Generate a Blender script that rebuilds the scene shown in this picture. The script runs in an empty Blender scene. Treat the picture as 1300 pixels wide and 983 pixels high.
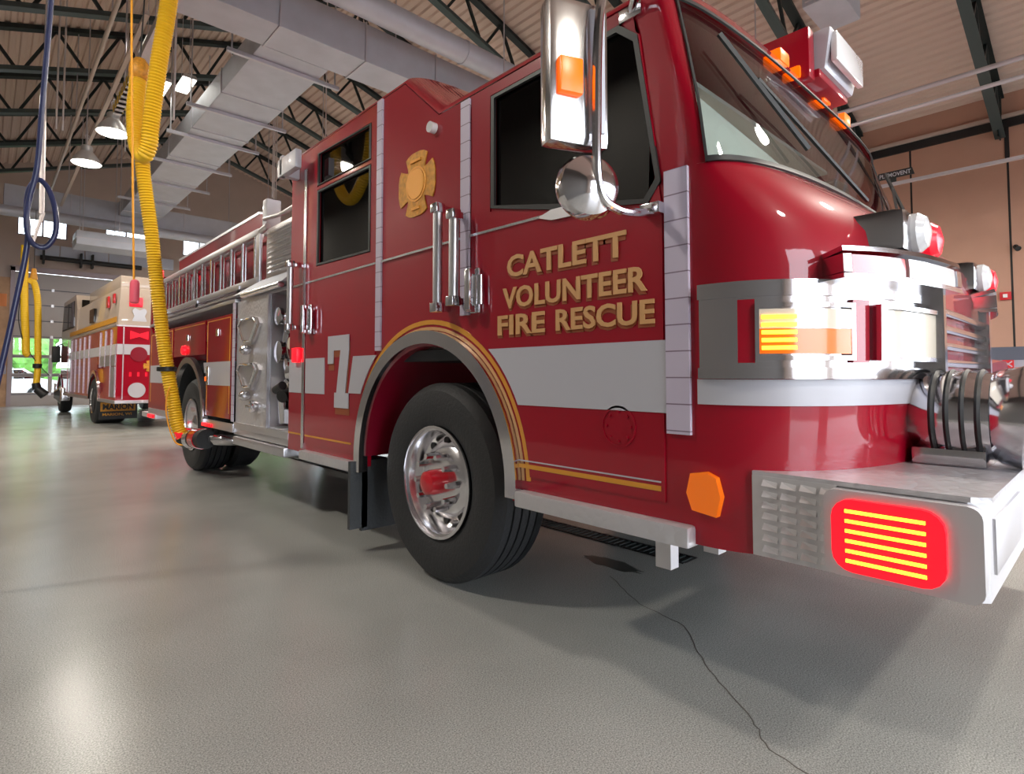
import bpy, bmesh, math, random
from math import sin, cos, pi, radians as R_
from mathutils import Vector, Matrix
random.seed(7)
LAMP_W, SKY_W, EXPO = 210, 10.0, 0.0
random.seed(7)
SC = bpy.context.scene
COL = SC.collection
# ------------------------------------------------------------------ materials
MATS = {}
def mat(name, col, rough=.5, metal=0, coat=0, emit=None, es=0, trans=0, bump=None, noise=None, spec=.5):
    m = bpy.data.materials.new(name); m.use_nodes = True
    nt = m.node_tree; b = nt.nodes['Principled BSDF']
    b.inputs['Base Color'].default_value = (*col, 1)
    b.inputs['Roughness'].default_value = rough
    b.inputs['Metallic'].default_value = metal
    b.inputs['Coat Weight'].default_value = coat
    b.inputs['Coat Roughness'].default_value = .04
    b.inputs['Specular IOR Level'].default_value = spec
    if emit:
        b.inputs['Emission Color'].default_value = (*emit, 1); b.inputs['Emission Strength'].default_value = es
    tc = nt.nodes.new('ShaderNodeTexCoord')
    if noise:      # (scale, amount): colour mottling of the surface itself
        n = nt.nodes.new('ShaderNodeTexNoise'); n.inputs['Scale'].default_value = noise[0]; n.inputs['Detail'].default_value = 6
        nt.links.new(tc.outputs['Object'], n.inputs['Vector'])
        r = nt.nodes.new('ShaderNodeValToRGB')
        r.color_ramp.elements[0].position = .3; r.color_ramp.elements[1].position = .7
        lo = 1 - noise[1]; hi = 1 + noise[1]
        r.color_ramp.elements[0].color = (*[min(1, c * lo) for c in col], 1)
        r.color_ramp.elements[1].color = (*[min(1, c * hi) for c in col], 1)
        nt.links.new(n.outputs['Fac'], r.inputs['Fac']); nt.links.new(r.outputs['Color'], b.inputs['Base Color'])
    if bump:       # (scale, strength)
        n = nt.nodes.new('ShaderNodeTexNoise'); n.inputs['Scale'].default_value = bump[0]
        nt.links.new(tc.outputs['Object'], n.inputs['Vector'])
        bp = nt.nodes.new('ShaderNodeBump'); bp.inputs['Strength'].default_value = bump[1]; bp.inputs['Distance'].default_value = .01
        nt.links.new(n.outputs['Fac'], bp.inputs['Height']); nt.links.new(bp.outputs['Normal'], b.inputs['Normal'])
    MATS[name] = m
    return m
M = MATS
mat('paint_red', (.32, .0006, .014), .4, 0, 1, spec=.15)
mat('paint_cream', (.46, .37, .30), .3, 0, .6)
mat('paint_maroon', (.24, .004, .02), .3, 0, .5)
mat('white_tape', (.50, .50, .55), .35, 0, .3)
mat('gold_leaf', (.80, .36, .05), .38, .35)
mat('gold_dull', (.60, .27, .025), .5, .15, noise=(40, .25))
mat('letter_gold', (.66, .36, .15), .45, .1)
mat('letter_edge', (.30, .07, .02), .5)
mat('chrome', (.74, .73, .76), .12, 1)
mat('polished_alu', (.78, .77, .80), .22, 1)
mat('brushed_alu', (.70, .69, .72), .38, 1)
mat('rubber', (.022, .023, .025), .6, bump=(60, .3))
mat('tread_rubber', (.05, .055, .06), .6, bump=(50, .4))
mat('black', (.012, .012, .013), .5)
mat('dark_steel', (.008, .016, .016), .5)
mat('green_steel', (.05, .075, .075), .45)
mat('chassis', (.02, .02, .022), .6)
mat('duct', (.50, .52, .58), .5, .3, noise=(3, .06))
mat('duct_white', (.62, .60, .62), .5, .1)
mat('strut', (.55, .54, .58), .4, .6)
mat('wall_tan', (.50, .29, .21), .8, noise=(1.2, .05), bump=(20, .1))
mat('wall_light', (.09, .085, .08), .8)
mat('wall_back', (.54, .44, .39), .8, noise=(1.2, .05))
mat('band_dark', (.10, .11, .15), .6)
mat('header_blue', (.58, .62, .72), .5)
mat('satin_alu', (.66, .65, .67), .4, .55)
mat('rim_alu', (.86, .85, .88), .2, 1)
mat('band_grey', (.36, .35, .42), .6)
mat('deck', (.66, .51, .43), .55, .0)
mat('wood', (.50, .30, .18), .7, noise=(4, .15))
mat('orange_sign', (.75, .25, .08), .6)
mat('door_panel', (.42, .38, .37), .5)
mat('door_trim', (.40, .33, .36), .45)
mat('yellow_hose', (.82, .50, .015), .45)
mat('yellow_hose_shadow', (.62, .36, .01), .5)
mat('yellow_rope', (.90, .38, .02), .5)
mat('pink_handle', (.85, .12, .18), .4)
mat('blue_hose', (.028, .035, .10), .3)
mat('white_pole', (.62, .56, .55), .4)
mat('tan_pipe', (.52, .42, .36), .4)
mat('interior_grey', (.34, .34, .33), .7)
mat('interior_tan', (.52, .47, .41), .7)
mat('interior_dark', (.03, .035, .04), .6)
mat('teal', (.10, .22, .22), .5)
mat('leaf', (.10, .28, .04), .7, noise=(3, .5))
mat('bark', (.12, .08, .05), .8)
mat('grass', (.16, .30, .06), .8, noise=(1, .3))
mat('asphalt', (.13, .13, .13), .8, noise=(8, .1))
mat('car_white', (.75, .75, .76), .25, 0, .8)
mat('lamp_shell', (.60, .60, .60), .35, .5)
mat('lamp_glow', (1, 1, 1), .5, emit=(1, .95, .84), es=6)
mat('tube_glow', (1, 1, 1), .5, emit=(1, .97, .86), es=7)
mat('red_glow', (.8, .01, .03), .3, emit=(1, .004, .012), es=1.5)
mat('red_glow_soft', (.7, .01, .03), .25, emit=(1, .01, .03), es=.5)
mat('led_yellow', (1, .6, .05), .3, emit=(1, .42, .02), es=5)
mat('amber_glow', (.9, .16, .0), .3, emit=(1, .11, .0), es=1.0)
mat('amber_lens', (.85, .16, .01), .2, 0, .5, emit=(1, .2, .0), es=.25)
mat('red_lens', (.55, .01, .02), .12, 0, 1)
mat('clear_lens', (.82, .82, .84), .1, 0, 1)
mat('lens_cream', (.78, .70, .58), .12, 0, 1)
mat('red_paint_flat', (.6, .02, .03), .4)
mat('mirror_back', (.70, .69, .70), .16, 1)
mat('fabric_tan', (.45, .33, .24), .9)
mat('hazard', (.75, .5, .05), .5)
mat('stain', (.05, .055, .05), .35)
mat('crack', (.13, .12, .11), .7)
mat('headliner', (.55, .52, .48), .8)

def glass(name, tint, gloss, gc=1):
    m = bpy.data.materials.new(name); m.use_nodes = True; nt = m.node_tree
    for n in list(nt.nodes): nt.nodes.remove(n)
    out = nt.nodes.new('ShaderNodeOutputMaterial'); mix = nt.nodes.new('ShaderNodeMixShader')
    t = nt.nodes.new('ShaderNodeBsdfTransparent'); g = nt.nodes.new('ShaderNodeBsdfGlossy')
    t.inputs['Color'].default_value = (*tint, 1); g.inputs['Roughness'].default_value = .02; g.inputs['Color'].default_value = (gc, gc, gc, 1)
    lw = nt.nodes.new('ShaderNodeLayerWeight'); lw.inputs['Blend'].default_value = .5
    pw = nt.nodes.new('ShaderNodeMath'); pw.operation = 'POWER'; pw.inputs[1].default_value = 4
    ma = nt.nodes.new('ShaderNodeMath'); ma.operation = 'MULTIPLY_ADD'; ma.inputs[1].default_value = .75; ma.inputs[2].default_value = gloss
    nt.links.new(lw.outputs['Facing'], pw.inputs[0]); nt.links.new(pw.outputs[0], ma.inputs[0]); nt.links.new(ma.outputs[0], mix.inputs['Fac'])
    nt.links.new(t.outputs[0], mix.inputs[1]); nt.links.new(g.outputs[0], mix.inputs[2]); nt.links.new(mix.outputs[0], out.inputs['Surface'])
    MATS[name] = m
glass('glass_dark', (.05, .06, .06), .10, .7)
glass('glass_shield', (.84, .90, .90), .05, .8)
glass('glass_clear', (.92, .96, .96), .05)

def pattern_mats():
    # epoxy floor with fine speckle
    m = mat('floor', (.30, .30, .285), .24); nt = m.node_tree; b = nt.nodes['Principled BSDF']
    b.inputs['Specular IOR Level'].default_value = .38
    tc = nt.nodes.new('ShaderNodeTexCoord')
    n1 = nt.nodes.new('ShaderNodeTexNoise'); n1.inputs['Scale'].default_value = 210; n1.inputs['Detail'].default_value = 3
    n2 = nt.nodes.new('ShaderNodeTexNoise'); n2.inputs['Scale'].default_value = .8; n2.inputs['Detail'].default_value = 5
    for n in (n1, n2): nt.links.new(tc.outputs['Object'], n.inputs['Vector'])
    r1 = nt.nodes.new('ShaderNodeValToRGB'); e = r1.color_ramp.elements
    e[0].position = .32; e[1].position = .68; e[0].color = (.19, .19, .185, 1); e[1].color = (.47, .47, .44, 1)
    mx = nt.nodes.new('ShaderNodeMix'); mx.data_type = 'RGBA'; mx.blend_type = 'MULTIPLY'; mx.inputs['Factor'].default_value = 1
    r2 = nt.nodes.new('ShaderNodeValToRGB'); r2.color_ramp.elements[0].color = (.82, .82, .82, 1)
    r2.color_ramp.elements[0].position = .35; r2.color_ramp.elements[1].position = .6
    nt.links.new(n1.outputs['Fac'], r1.inputs['Fac']); nt.links.new(n2.outputs['Fac'], r2.inputs['Fac'])
    nt.links.new(r1.outputs['Color'], mx.inputs[6]); nt.links.new(r2.outputs['Color'], mx.inputs[7]); nt.links.new(mx.outputs[2], b.inputs['Base Color'])
    rr = nt.nodes.new('ShaderNodeMapRange'); rr.inputs['To Min'].default_value = .16; rr.inputs['To Max'].default_value = .30
    nt.links.new(n2.outputs['Fac'], rr.inputs['Value']); nt.links.new(rr.outputs[0], b.inputs['Roughness'])
    bp = nt.nodes.new('ShaderNodeBump'); bp.inputs['Strength'].default_value = .08; bp.inputs['Distance'].default_value = .0012
    nt.links.new(n1.outputs['Fac'], bp.inputs['Height']); nt.links.new(bp.outputs['Normal'], b.inputs['Normal'])
    # aluminium tread plate: raised bars
    m = mat('tread_plate', (.66, .65, .68), .34, .6); nt = m.node_tree; b = nt.nodes['Principled BSDF']
    tc = nt.nodes.new('ShaderNodeTexCoord'); mp = nt.nodes.new('ShaderNodeMapping')
    mp.inputs['Rotation'].default_value = (R_(45), 0, R_(20)); mp.inputs['Scale'].default_value = (30, 30, 30)
    ck = nt.nodes.new('ShaderNodeTexVoronoi'); ck.inputs['Scale'].default_value = 1
    nt.links.new(tc.outputs['Object'], mp.inputs['Vector']); nt.links.new(mp.outputs[0], ck.inputs['Vector'])
    bp = nt.nodes.new('ShaderNodeBump'); bp.inputs['Strength'].default_value = .6; bp.inputs['Distance'].default_value = .006; bp.invert = True
    nt.links.new(ck.outputs['Distance'], bp.inputs['Height']); nt.links.new(bp.outputs['Normal'], b.inputs['Normal'])
    # reflective strip with seams every few centimetres
    m = mat('seam_tape', (.50, .44, .56), .4, 0, .3); nt = m.node_tree; b = nt.nodes['Principled BSDF']
    tc = nt.nodes.new('ShaderNodeTexCoord'); sp = nt.nodes.new('ShaderNodeSeparateXYZ'); w = nt.nodes.new('ShaderNodeMath'); w.operation = 'FRACT'
    k = nt.nodes.new('ShaderNodeMath'); k.operation = 'MULTIPLY'; k.inputs[1].default_value = 11
    g = nt.nodes.new('ShaderNodeMath'); g.operation = 'GREATER_THAN'; g.inputs[1].default_value = .05
    mx = nt.nodes.new('ShaderNodeMix'); mx.data_type = 'RGBA'; mx.inputs[6].default_value = (.22, .16, .22, 1); mx.inputs[7].default_value = (.56, .50, .62, 1)
    nt.links.new(tc.outputs['Object'], sp.inputs[0]); nt.links.new(sp.outputs[2], k.inputs[0]); nt.links.new(k.outputs[0], w.inputs[0])
    nt.links.new(w.outputs[0], g.inputs[0]); nt.links.new(g.outputs[0], mx.inputs[0]); nt.links.new(mx.outputs[2], b.inputs['Base Color'])
pattern_mats()

# ------------------------------------------------------------------ mesh builder
def frame_for(d):
    d = d.normalized(); a = Vector((0, 0, 1)) if abs(d.z) < .9 else Vector((1, 0, 0))
    u = d.cross(a).normalized(); return u, d.cross(u).normalized()
class MB:
    def __init__(s): s.bm = bmesh.new(); s.mi = 0
    def _mark(s, faces):
        for f in faces: f.material_index = s.mi
    def box(s, x0, x1, y0, y1, z0, z1, bev=0):
        P = [(x0, y0, z0), (x1, y0, z0), (x1, y1, z0), (x0, y1, z0), (x0, y0, z1), (x1, y0, z1), (x1, y1, z1), (x0, y1, z1)]
        return s.hexa(P, bev)
    def hexa(s, P, bev=0):
        v = [s.bm.verts.new(p) for p in P]
        fs = [s.bm.faces.new([v[i] for i in q]) for q in ((3, 2, 1, 0), (4, 5, 6, 7), (0, 1, 5, 4), (1, 2, 6, 5), (2, 3, 7, 6), (3, 0, 4, 7))]
        s._mark(fs)
        if bev:
            es = list({e for f in fs for e in f.edges})
            r = bmesh.ops.bevel(s.bm, geom=es, offset=bev, segments=2, affect='EDGES', profile=.6)
            s._mark(r['faces'])
        return s
    def bar(s, p0, p1, w, h):     # rectangular bar, w sideways, h vertical-ish
        p0 = Vector(p0); p1 = Vector(p1); d = (p1 - p0).normalized()
        a = Vector((0, 0, 1)) if abs(d.z) < .95 else Vector((0, 1, 0))
        u = d.cross(a).normalized() * (w / 2); n = u.normalized().cross(d) * (h / 2)
        P = [p0 - u - n, p0 + u - n, p1 + u - n, p1 - u - n, p0 - u + n, p0 + u + n, p1 + u + n, p1 - u + n]
        return s.hexa(P)
    def prism(s, pts, axis, a, b, holes=(), smooth=False):
        def p3(q, t):
            return {0: (t, q[0], q[1]), 1: (q[0], t, q[1]), 2: (q[0], q[1], t)}[axis]
        es = []
        for loop in [pts] + list(holes):
            vs = [s.bm.verts.new(p3(q, a)) for q in loop]
            es += [s.bm.edges.new((vs[i], vs[(i + 1) % len(vs)])) for i in range(len(vs))]
        r = bmesh.ops.triangle_fill(s.bm, edges=es, use_beauty=True)
        fs = [g for g in r['geom'] if isinstance(g, bmesh.types.BMFace)]
        e = bmesh.ops.extrude_face_region(s.bm, geom=fs)
        nv = [g for g in e['geom'] if isinstance(g, bmesh.types.BMVert)]
        off = [0, 0, 0]; off[axis] = b - a
        bmesh.ops.translate(s.bm, verts=nv, vec=off)
        nf = {f for v in nv for f in v.link_faces} | set(f for f in fs if f.is_valid)
        s._mark(nf); return s
    def cyl(s, p0, p1, r0, r1=None, seg=16, cap=True):
        r1 = r0 if r1 is None else r1; p0 = Vector(p0); p1 = Vector(p1); u, v = frame_for(p1 - p0)
        A = [s.bm.verts.new(p0 + (u * cos(2 * pi * i / seg) + v * sin(2 * pi * i / seg)) * r0) for i in range(seg)]
        B = [s.bm.verts.new(p1 + (u * cos(2 * pi * i / seg) + v * sin(2 * pi * i / seg)) * r1) for i in range(seg)]
        fs = [s.bm.faces.new((A[i], A[(i + 1) % seg], B[(i + 1) % seg], B[i])) for i in range(seg)]
        if cap: fs += [s.bm.faces.new(A[::-1]), s.bm.faces.new(B)]
        s._mark(fs); return s
    def tube(s, pts, r, seg=10, rf=None, cap=True):
        pts = [Vector(p) for p in pts]; rings = []; u = None
        for i, p in enumerate(pts):
            d = (pts[min(i + 1, len(pts) - 1)] - pts[max(i - 1, 0)]).normalized()
            if u is None: u, v = frame_for(d)
            else:
                u = (u - d * u.dot(d)).normalized()
            v = d.cross(u); rr = rf(i) if rf else r
            rings.append([s.bm.verts.new(p + (u * cos(2 * pi * k / seg) + v * sin(2 * pi * k / seg)) * rr) for k in range(seg)])
        fs = []
        for A, B in zip(rings, rings[1:]):
            fs += [s.bm.faces.new((A[k], A[(k + 1) % seg], B[(k + 1) % seg], B[k])) for k in range(seg)]
        if cap: fs += [s.bm.faces.new(rings[0][::-1]), s.bm.faces.new(rings[-1])]
        s._mark(fs); return s
    def lathe(s, prof, c, axis=0, seg=32, sgn=1, cap0=True):
        # prof: (radius, height along axis)
        rings = []
        for r, h in prof:
            ring = []
            for k in range(seg):
                a = 2 * pi * k / seg; q = [0, 0, 0]; q[axis] = h * sgn
                q[(axis + 1) % 3] = r * cos(a); q[(axis + 2) % 3] = r * sin(a)
                ring.append(s.bm.verts.new((c[0] + q[0], c[1] + q[1], c[2] + q[2])))
            rings.append(ring)
        fs = []
        for A, B in zip(rings, rings[1:]):
            fs += [s.bm.faces.new((A[k], A[(k + 1) % seg], B[(k + 1) % seg], B[k])) for k in range(seg)]
        fs += [s.bm.faces.new(rings[-1])]
        if cap0: fs.append(s.bm.faces.new(rings[0][::-1]))
        s._mark(fs); return s
    def grid(s, rows, close=False):
        V = [[s.bm.verts.new(p) for p in r] for r in rows]; fs = []
        for A, B in zip(V, V[1:]):
            for k in range(len(A) - (0 if close else 1)):
                j = (k + 1) % len(A); fs.append(s.bm.faces.new((A[k], A[j], B[j], B[k])))
        s._mark(fs); return s
    def slab(s, rows, th):       # grid given thickness along its own normals
        V = [[Vector(p) for p in r] for r in rows]; nr, nc = len(V), len(V[0])
        def nrm(i, j):
            a = V[min(i + 1, nr - 1)][j] - V[max(i - 1, 0)][j]; b = V[i][min(j + 1, nc - 1)] - V[i][max(j - 1, 0)]
            n = a.cross(b); return n.normalized() if n.length > 1e-9 else Vector((0, 1, 0))
        W = [[V[i][j] + nrm(i, j) * th for j in range(nc)] for i in range(nr)]
        a = [[s.bm.verts.new(p) for p in r] for r in V]; b = [[s.bm.verts.new(p) for p in r] for r in W]; fs = []
        for i in range(nr - 1):
            for j in range(nc - 1):
                fs.append(s.bm.faces.new((a[i][j], a[i][j + 1], a[i + 1][j + 1], a[i + 1][j])))
                fs.append(s.bm.faces.new((b[i][j], b[i + 1][j], b[i + 1][j + 1], b[i][j + 1])))
        rim = [(0, j) for j in range(nc)] + [(i, nc - 1) for i in range(1, nr)] + [(nr - 1, j) for j in range(nc - 2, -1, -1)] + [(i, 0) for i in range(nr - 2, 0, -1)]
        for q in range(len(rim)):
            (i, j), (k, l) = rim[q], rim[(q + 1) % len(rim)]
            fs.append(s.bm.faces.new((a[i][j], b[i][j], b[k][l], a[k][l])))
        s._mark(fs); return s
    def ball(s, c, r, sc=(1, 1, 1), sub=2, jit=0):
        g = bmesh.ops.create_icosphere(s.bm, subdivisions=sub, radius=r)
        for v in g['verts']:
            k = 1 + random.uniform(-jit, jit)
            v.co = Vector((c[0] + v.co.x * sc[0] * k, c[1] + v.co.y * sc[1] * k, c[2] + v.co.z * sc[2] * k))
        s._mark({f for v in g['verts'] for f in v.link_faces}); return s
    def text(s, body, o, xd, yd, w, h, th=.004, bold=0, top=None):
        cu = bpy.data.curves.new('lettering', 'FONT'); cu.body = body; cu.size = 1; cu.extrude = .5; cu.offset = bold; cu.resolution_u = 3
        ob = bpy.data.objects.new('lettering', cu); me = bpy.data.meshes.new_from_object(ob)
        xs = [v.co.x for v in me.vertices]; ys = [v.co.y for v in me.vertices]
        x0, x1, y0, y1 = min(xs), max(xs), min(ys), max(ys)
        o = Vector(o); xd = Vector(xd); yd = Vector(yd); n = xd.cross(yd).normalized()
        vs = []
        for v in me.vertices:
            fx = (v.co.x - x0) / (x1 - x0); fy = (v.co.y - y0) / (y1 - y0)
            vs.append(s.bm.verts.new(o + xd * (fx * w) + yd * (fy * h) + n * ((v.co.z + .5) * th)))
        fs = []
        for p in me.polygons:
            try: fs.append(s.bm.faces.new([vs[i] for i in p.vertices]))
            except ValueError: pass
        s._mark(fs); bpy.data.objects.remove(ob); bpy.data.curves.remove(cu); bpy.data.meshes.remove(me)
        return s
    def build(s, name, m, parent=None, ang=35, fix=True):
        if fix: bmesh.ops.recalc_face_normals(s.bm, faces=s.bm.faces)
        me = bpy.data.meshes.new(name); s.bm.to_mesh(me); s.bm.free()
        ms = m if isinstance(m, (list, tuple)) else [m]
        for q in ms: me.materials.append(MATS[q])
        if ang:
            for p in me.polygons: p.use_smooth = True
            me.set_sharp_from_angle(angle=R_(ang))
        o = bpy.data.objects.new(name, me); COL.objects.link(o)
        if parent is not None:
            o.parent = parent
            w = WLOC.get(parent.name, (0, 0, 0))
            if any(w):
                me.transform(Matrix.Translation((-w[0], -w[1], -w[2])))
            WLOC[o.name] = w
        return o
WLOC = {}
def empty(name, loc, world=True, rz=0):
    """an Empty at a thing's base; world=True: its parts are written in room coordinates"""
    o = bpy.data.objects.new(name, None); COL.objects.link(o); o.location = loc; o.rotation_euler = (0, 0, rz); o.empty_display_size = .2
    WLOC[o.name] = tuple(loc) if world else (0, 0, 0)
    return o
def tag(o, label=None, cat=None, group=None, kind=None):
    if label: o['label'] = label
    if cat: o['category'] = cat
    if group: o['group'] = group
    if kind: o['kind'] = kind
    return o
def copy_tree(o, parent=None):
    c = o.copy(); COL.objects.link(c)
    if parent is not None: c.parent = parent
    for ch in list(o.children): copy_tree(ch, c)
    return c
def single(mb, name, m, label, cat, group=None, ang=35):
    o = mb.build(name, m, None, ang); return recenter(tag(o, label, cat, group))
def recenter(o):   # origin at the middle of the base
    me = o.data; xs = [v.co for v in me.vertices]
    c = Vector(((min(v.x for v in xs) + max(v.x for v in xs)) / 2, (min(v.y for v in xs) + max(v.y for v in xs)) / 2, min(v.z for v in xs)))
    me.transform(Matrix.Translation(-c)); o.location = c; return o
def arc(cx, cy, r, a0, a1, n):
    return [(cx + r * cos(R_(a0 + (a1 - a0) * i / n)), cy + r * sin(R_(a0 + (a1 - a0) * i / n))) for i in range(n + 1)]
def rrect(x0, x1, y0, y1, r, n=4):
    return arc(x1 - r, y1 - r, r, 0, 90, n) + arc(x0 + r, y1 - r, r, 90, 180, n) + arc(x0 + r, y0 + r, r, 180, 270, n) + arc(x1 - r, y0 + r, r, 270, 360, n)
def bez(P, n=12):     # Catmull-Rom through the points
    P = [Vector(p) for p in P]; Q = [P[0] * 2 - P[1]] + P + [P[-1] * 2 - P[-2]]; out = []
    for i in range(1, len(Q) - 2):
        for k in range(n):
            t = k / n; a, b, c, d = Q[i - 1], Q[i], Q[i + 1], Q[i + 2]
            out.append(.5 * ((2 * b) + (c - a) * t + (2 * a - 5 * b + 4 * c - d) * t * t + (3 * b - a - 3 * c + d) * t ** 3))
    out.append(P[-1]); return out
def resample(P, step):
    out = [P[0]]; acc = 0
    for a, b in zip(P, P[1:]):
        L = (b - a).length; t = step - acc
        while t <= L: out.append(a.lerp(b, t / L)); t += step
        acc = (L - (t - step))
    return out
# ------------------------------------------------------------------ the hall
XL, XR, YB, YF = -3.2, 17.0, 27.0, -7.0
RX = 6.9
def rz_deck(x): return 8.6 + .313 * (x if x < RX else 2 * RX - x)
def struct(mb, name, m, ang=None): return tag(mb.build(name, m, None, ang), kind='structure')
struct(MB().box(XL - .3, XR + .3, YF - .3, YB + .3, -.3, 0), 'floor', 'floor')
# corrugated roof deck, ribs running the length of the hall
mb = MB(); prof = []; x = XL - .2; k = 0
while x < XR + .2:
    for dx, dz in ((0, .0), (.07, .0), (.10, .045), (.17, .045)): prof.append((x + dx, rz_deck(x + dx) + dz))
    x += .2
rows = [[(px, y, pz) for px, pz in prof] for y in (YF - .3, 10, YB + .3)]
mb.slab(rows, .02); struct(mb, 'ceiling', 'deck')
# right wall: tilt-up panels with dark joints, grey painted base under a dark band
for nm, z0, z1, m_, d in (('wall_right', 1.75, 7.7, 'wall_tan', 0),):
    struct(MB().box(XR, XR + .3, YF - .3, YB + .3, z0, z1), nm, m_)
struct(MB().box(XR - .01, XR + .3, YF - .3, YB + .3, 0, 1.45), 'wall_right_base', 'band_grey')
struct(MB().box(XR - .012, XR + .3, YF - .3, YB + .3, 1.45, 1.75), 'trim_1', 'band_dark')
mb = MB()
for i in range(-4, 14):
    y = 1.64 + 1.85 * i
    mb.box(XR - .004, XR + .01, y - .02, y + .02, 1.75, 7.0)
mb.box(XR - .03, XR - .005, 1.60, 1.68, 6.0, 7.0)
struct(mb, 'trim_2', 'black')
struct(MB().box(XR - .12, XR + .0, YF, YB, 6.98, 7.06), 'trim_3', 'tan_pipe')
struct(MB().box(XR - .06, XR + .0, YF, YB, 6.78, 6.975), 'trim_4', 'black')
struct(MB().box(XL - .3, XL, YF - .3, YB + .3, 0, 7.8), 'wall_left', 'wall_light')
# back wall with overhead doors and clerestory windows
def gable(z=0): return [(XL - .3, 0), (XR + .3, 0), (XR + .3, rz_deck(XR) + .05), (RX, rz_deck(RX)), (XL - .3, rz_deck(XL) + .05)]
doors = [(.66, 4.9), (6.5, 10.8), (12.0, 16.2)]
wins = [(.70, 2.15), (3.3, 4.7), (6.0, 7.3), (9.0, 10.3), (12, 13.3)]
H = [[(a, .001), (b, .001), (b, 4.9), (a, 4.9)] for a, b in doors] + [[(a, 6.2), (b, 6.2), (b, 6.92), (a, 6.92)] for a, b in wins]
H = [[(x, max(z, .002)) for x, z in h] for h in H]
pts = [(XL - .3, -.1)] + [(XR + .3, -.1)] + gable()[2:]
struct(MB().prism(pts, 1, YB, YB + .25, H), 'wall_back', 'wall_back')
struct(MB().box(XL, .58, YB - .12, YB - .001, 0, 4.6), 'trim_5', 'wood')
mb = MB()
mb.box(.58, .70, YB - .14, YB, 0, 5.0).box(4.88, 5.0, YB - .14, YB, 0, 5.0).box(.58, 5.0, YB - .14, YB, 4.86, 5.05)
struct(mb, 'trim_6', 'door_trim')
# a bluish sheet-metal header strip above the door, in panels
mb = MB()
for i in range(6): mb.box(1.2 + i * .75, 1.2 + i * .75 + .72, YB - .06, YB - .001, 5.5, 5.95)
struct(mb, 'trim_7', 'header_blue')
for i, (a, b) in enumerate(wins):
    f = MB()
    f.box(a, b, YB + .02, YB + .1, 6.2, 6.25).box(a, b, YB + .02, YB + .1, 6.87, 6.92).box(a, a + .05, YB + .02, YB + .1, 6.25, 6.87).box(b - .05, b, YB + .02, YB + .1, 6.25, 6.87)
    f.box((a + b) / 2 - .03, (a + b) / 2 + .03, YB + .02, YB + .1, 6.25, 6.87)
    w = struct(f, 'window_%d' % (i + 1), 'door_trim')
    MB().box(a + .05, b - .05, YB + .055, YB + .065, 6.25, 6.87).build('pane', 'glass_clear', w, None)
for i, (a, b) in enumerate(doors):
    n = 9; zs = [j * 4.86 / n for j in range(n + 1)]
    f = MB(); rows_glass = (1, 2, 3) if True else ()
    # bottom row solid, three glazed rows, the rest solid sections
    zlist = [(0, .42, 0), (.42, 1.12, 1), (1.12, 1.8, 1), (1.8, 2.52, 1), (2.52, 3.1, 0), (3.1, 3.68, 0), (3.68, 4.26, 0), (4.26, 4.86, 0)]
    cols = [(a + .06, a + 1.06), (a + 1.18, a + 2.1), (a + 2.22, a + 3.14), (a + 3.26, b - .06)]
    d = None
    for z0, z1, g in zlist:
        if not g: f.box(a, b, YB + .04, YB + .09, z0, z1).box(a, b, YB + .03, YB + .04, z0 + .015, z1 - .015)
        else:
            f.box(a, b, YB + .04, YB + .09, z0, z0 + .06).box(a, b, YB + .04, YB + .09, z1 - .06, z1)
            xs = [a] + [q for c in cols for q in c] + [b]
            for p, q in zip(xs[::2], xs[1::2]): f.box(p, q, YB + .04, YB + .09, z0 + .06, z1 - .06)
    d = struct(f, 'door_%d' % (i + 1), 'door_panel')
    for z0, z1, g in zlist:
        if g:
            for p, q in cols: MB().box(p, q, YB + .06, YB + .068, z0 + .06, z1 - .06).build('pane', 'glass_clear', d, None)
        else:
            pass
    h = MB()
    for z0, z1, g in zlist[:-1]: h.box(a, b, YB + .024, YB + .041, z1 - .012, z1 + .012)
    h.build('section_joint', 'band_dark', d, None)
    h = MB()
    for z0, z1, g in zlist[:-1]: h.box(a + 1.08, a + 1.16, YB + .02, YB + .04, z1 - .05, z1 + .05)
    h.build('hinge', 'brushed_alu', d, None)
    h = MB().cyl((a - .1 if i else a + .7, YB - .25, 5.42), (b - .4, YB - .25, 5.42), .09, seg=12)
    for q in (a + 1.9, a + 2.25, a + .35 if i else a + .8): h.box(q - .03, q + .03, YB - .36, YB - .0, 5.2, 5.72)
    h.build('torsion_shaft', 'black', d, 35)
# front wall: three doorways standing open to daylight
H = [[(a, .001), (b, .001), (b, 4.9), (a, 4.9)] for a, b in ((-1.6, 2.4), (3.4, 10.0), (11.5, 16.2))]
struct(MB().prism(pts, 1, YF - .25, YF, [[(x, max(z, .002)) for x, z in h] for h in H]), 'wall_front', 'wall_back')

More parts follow.
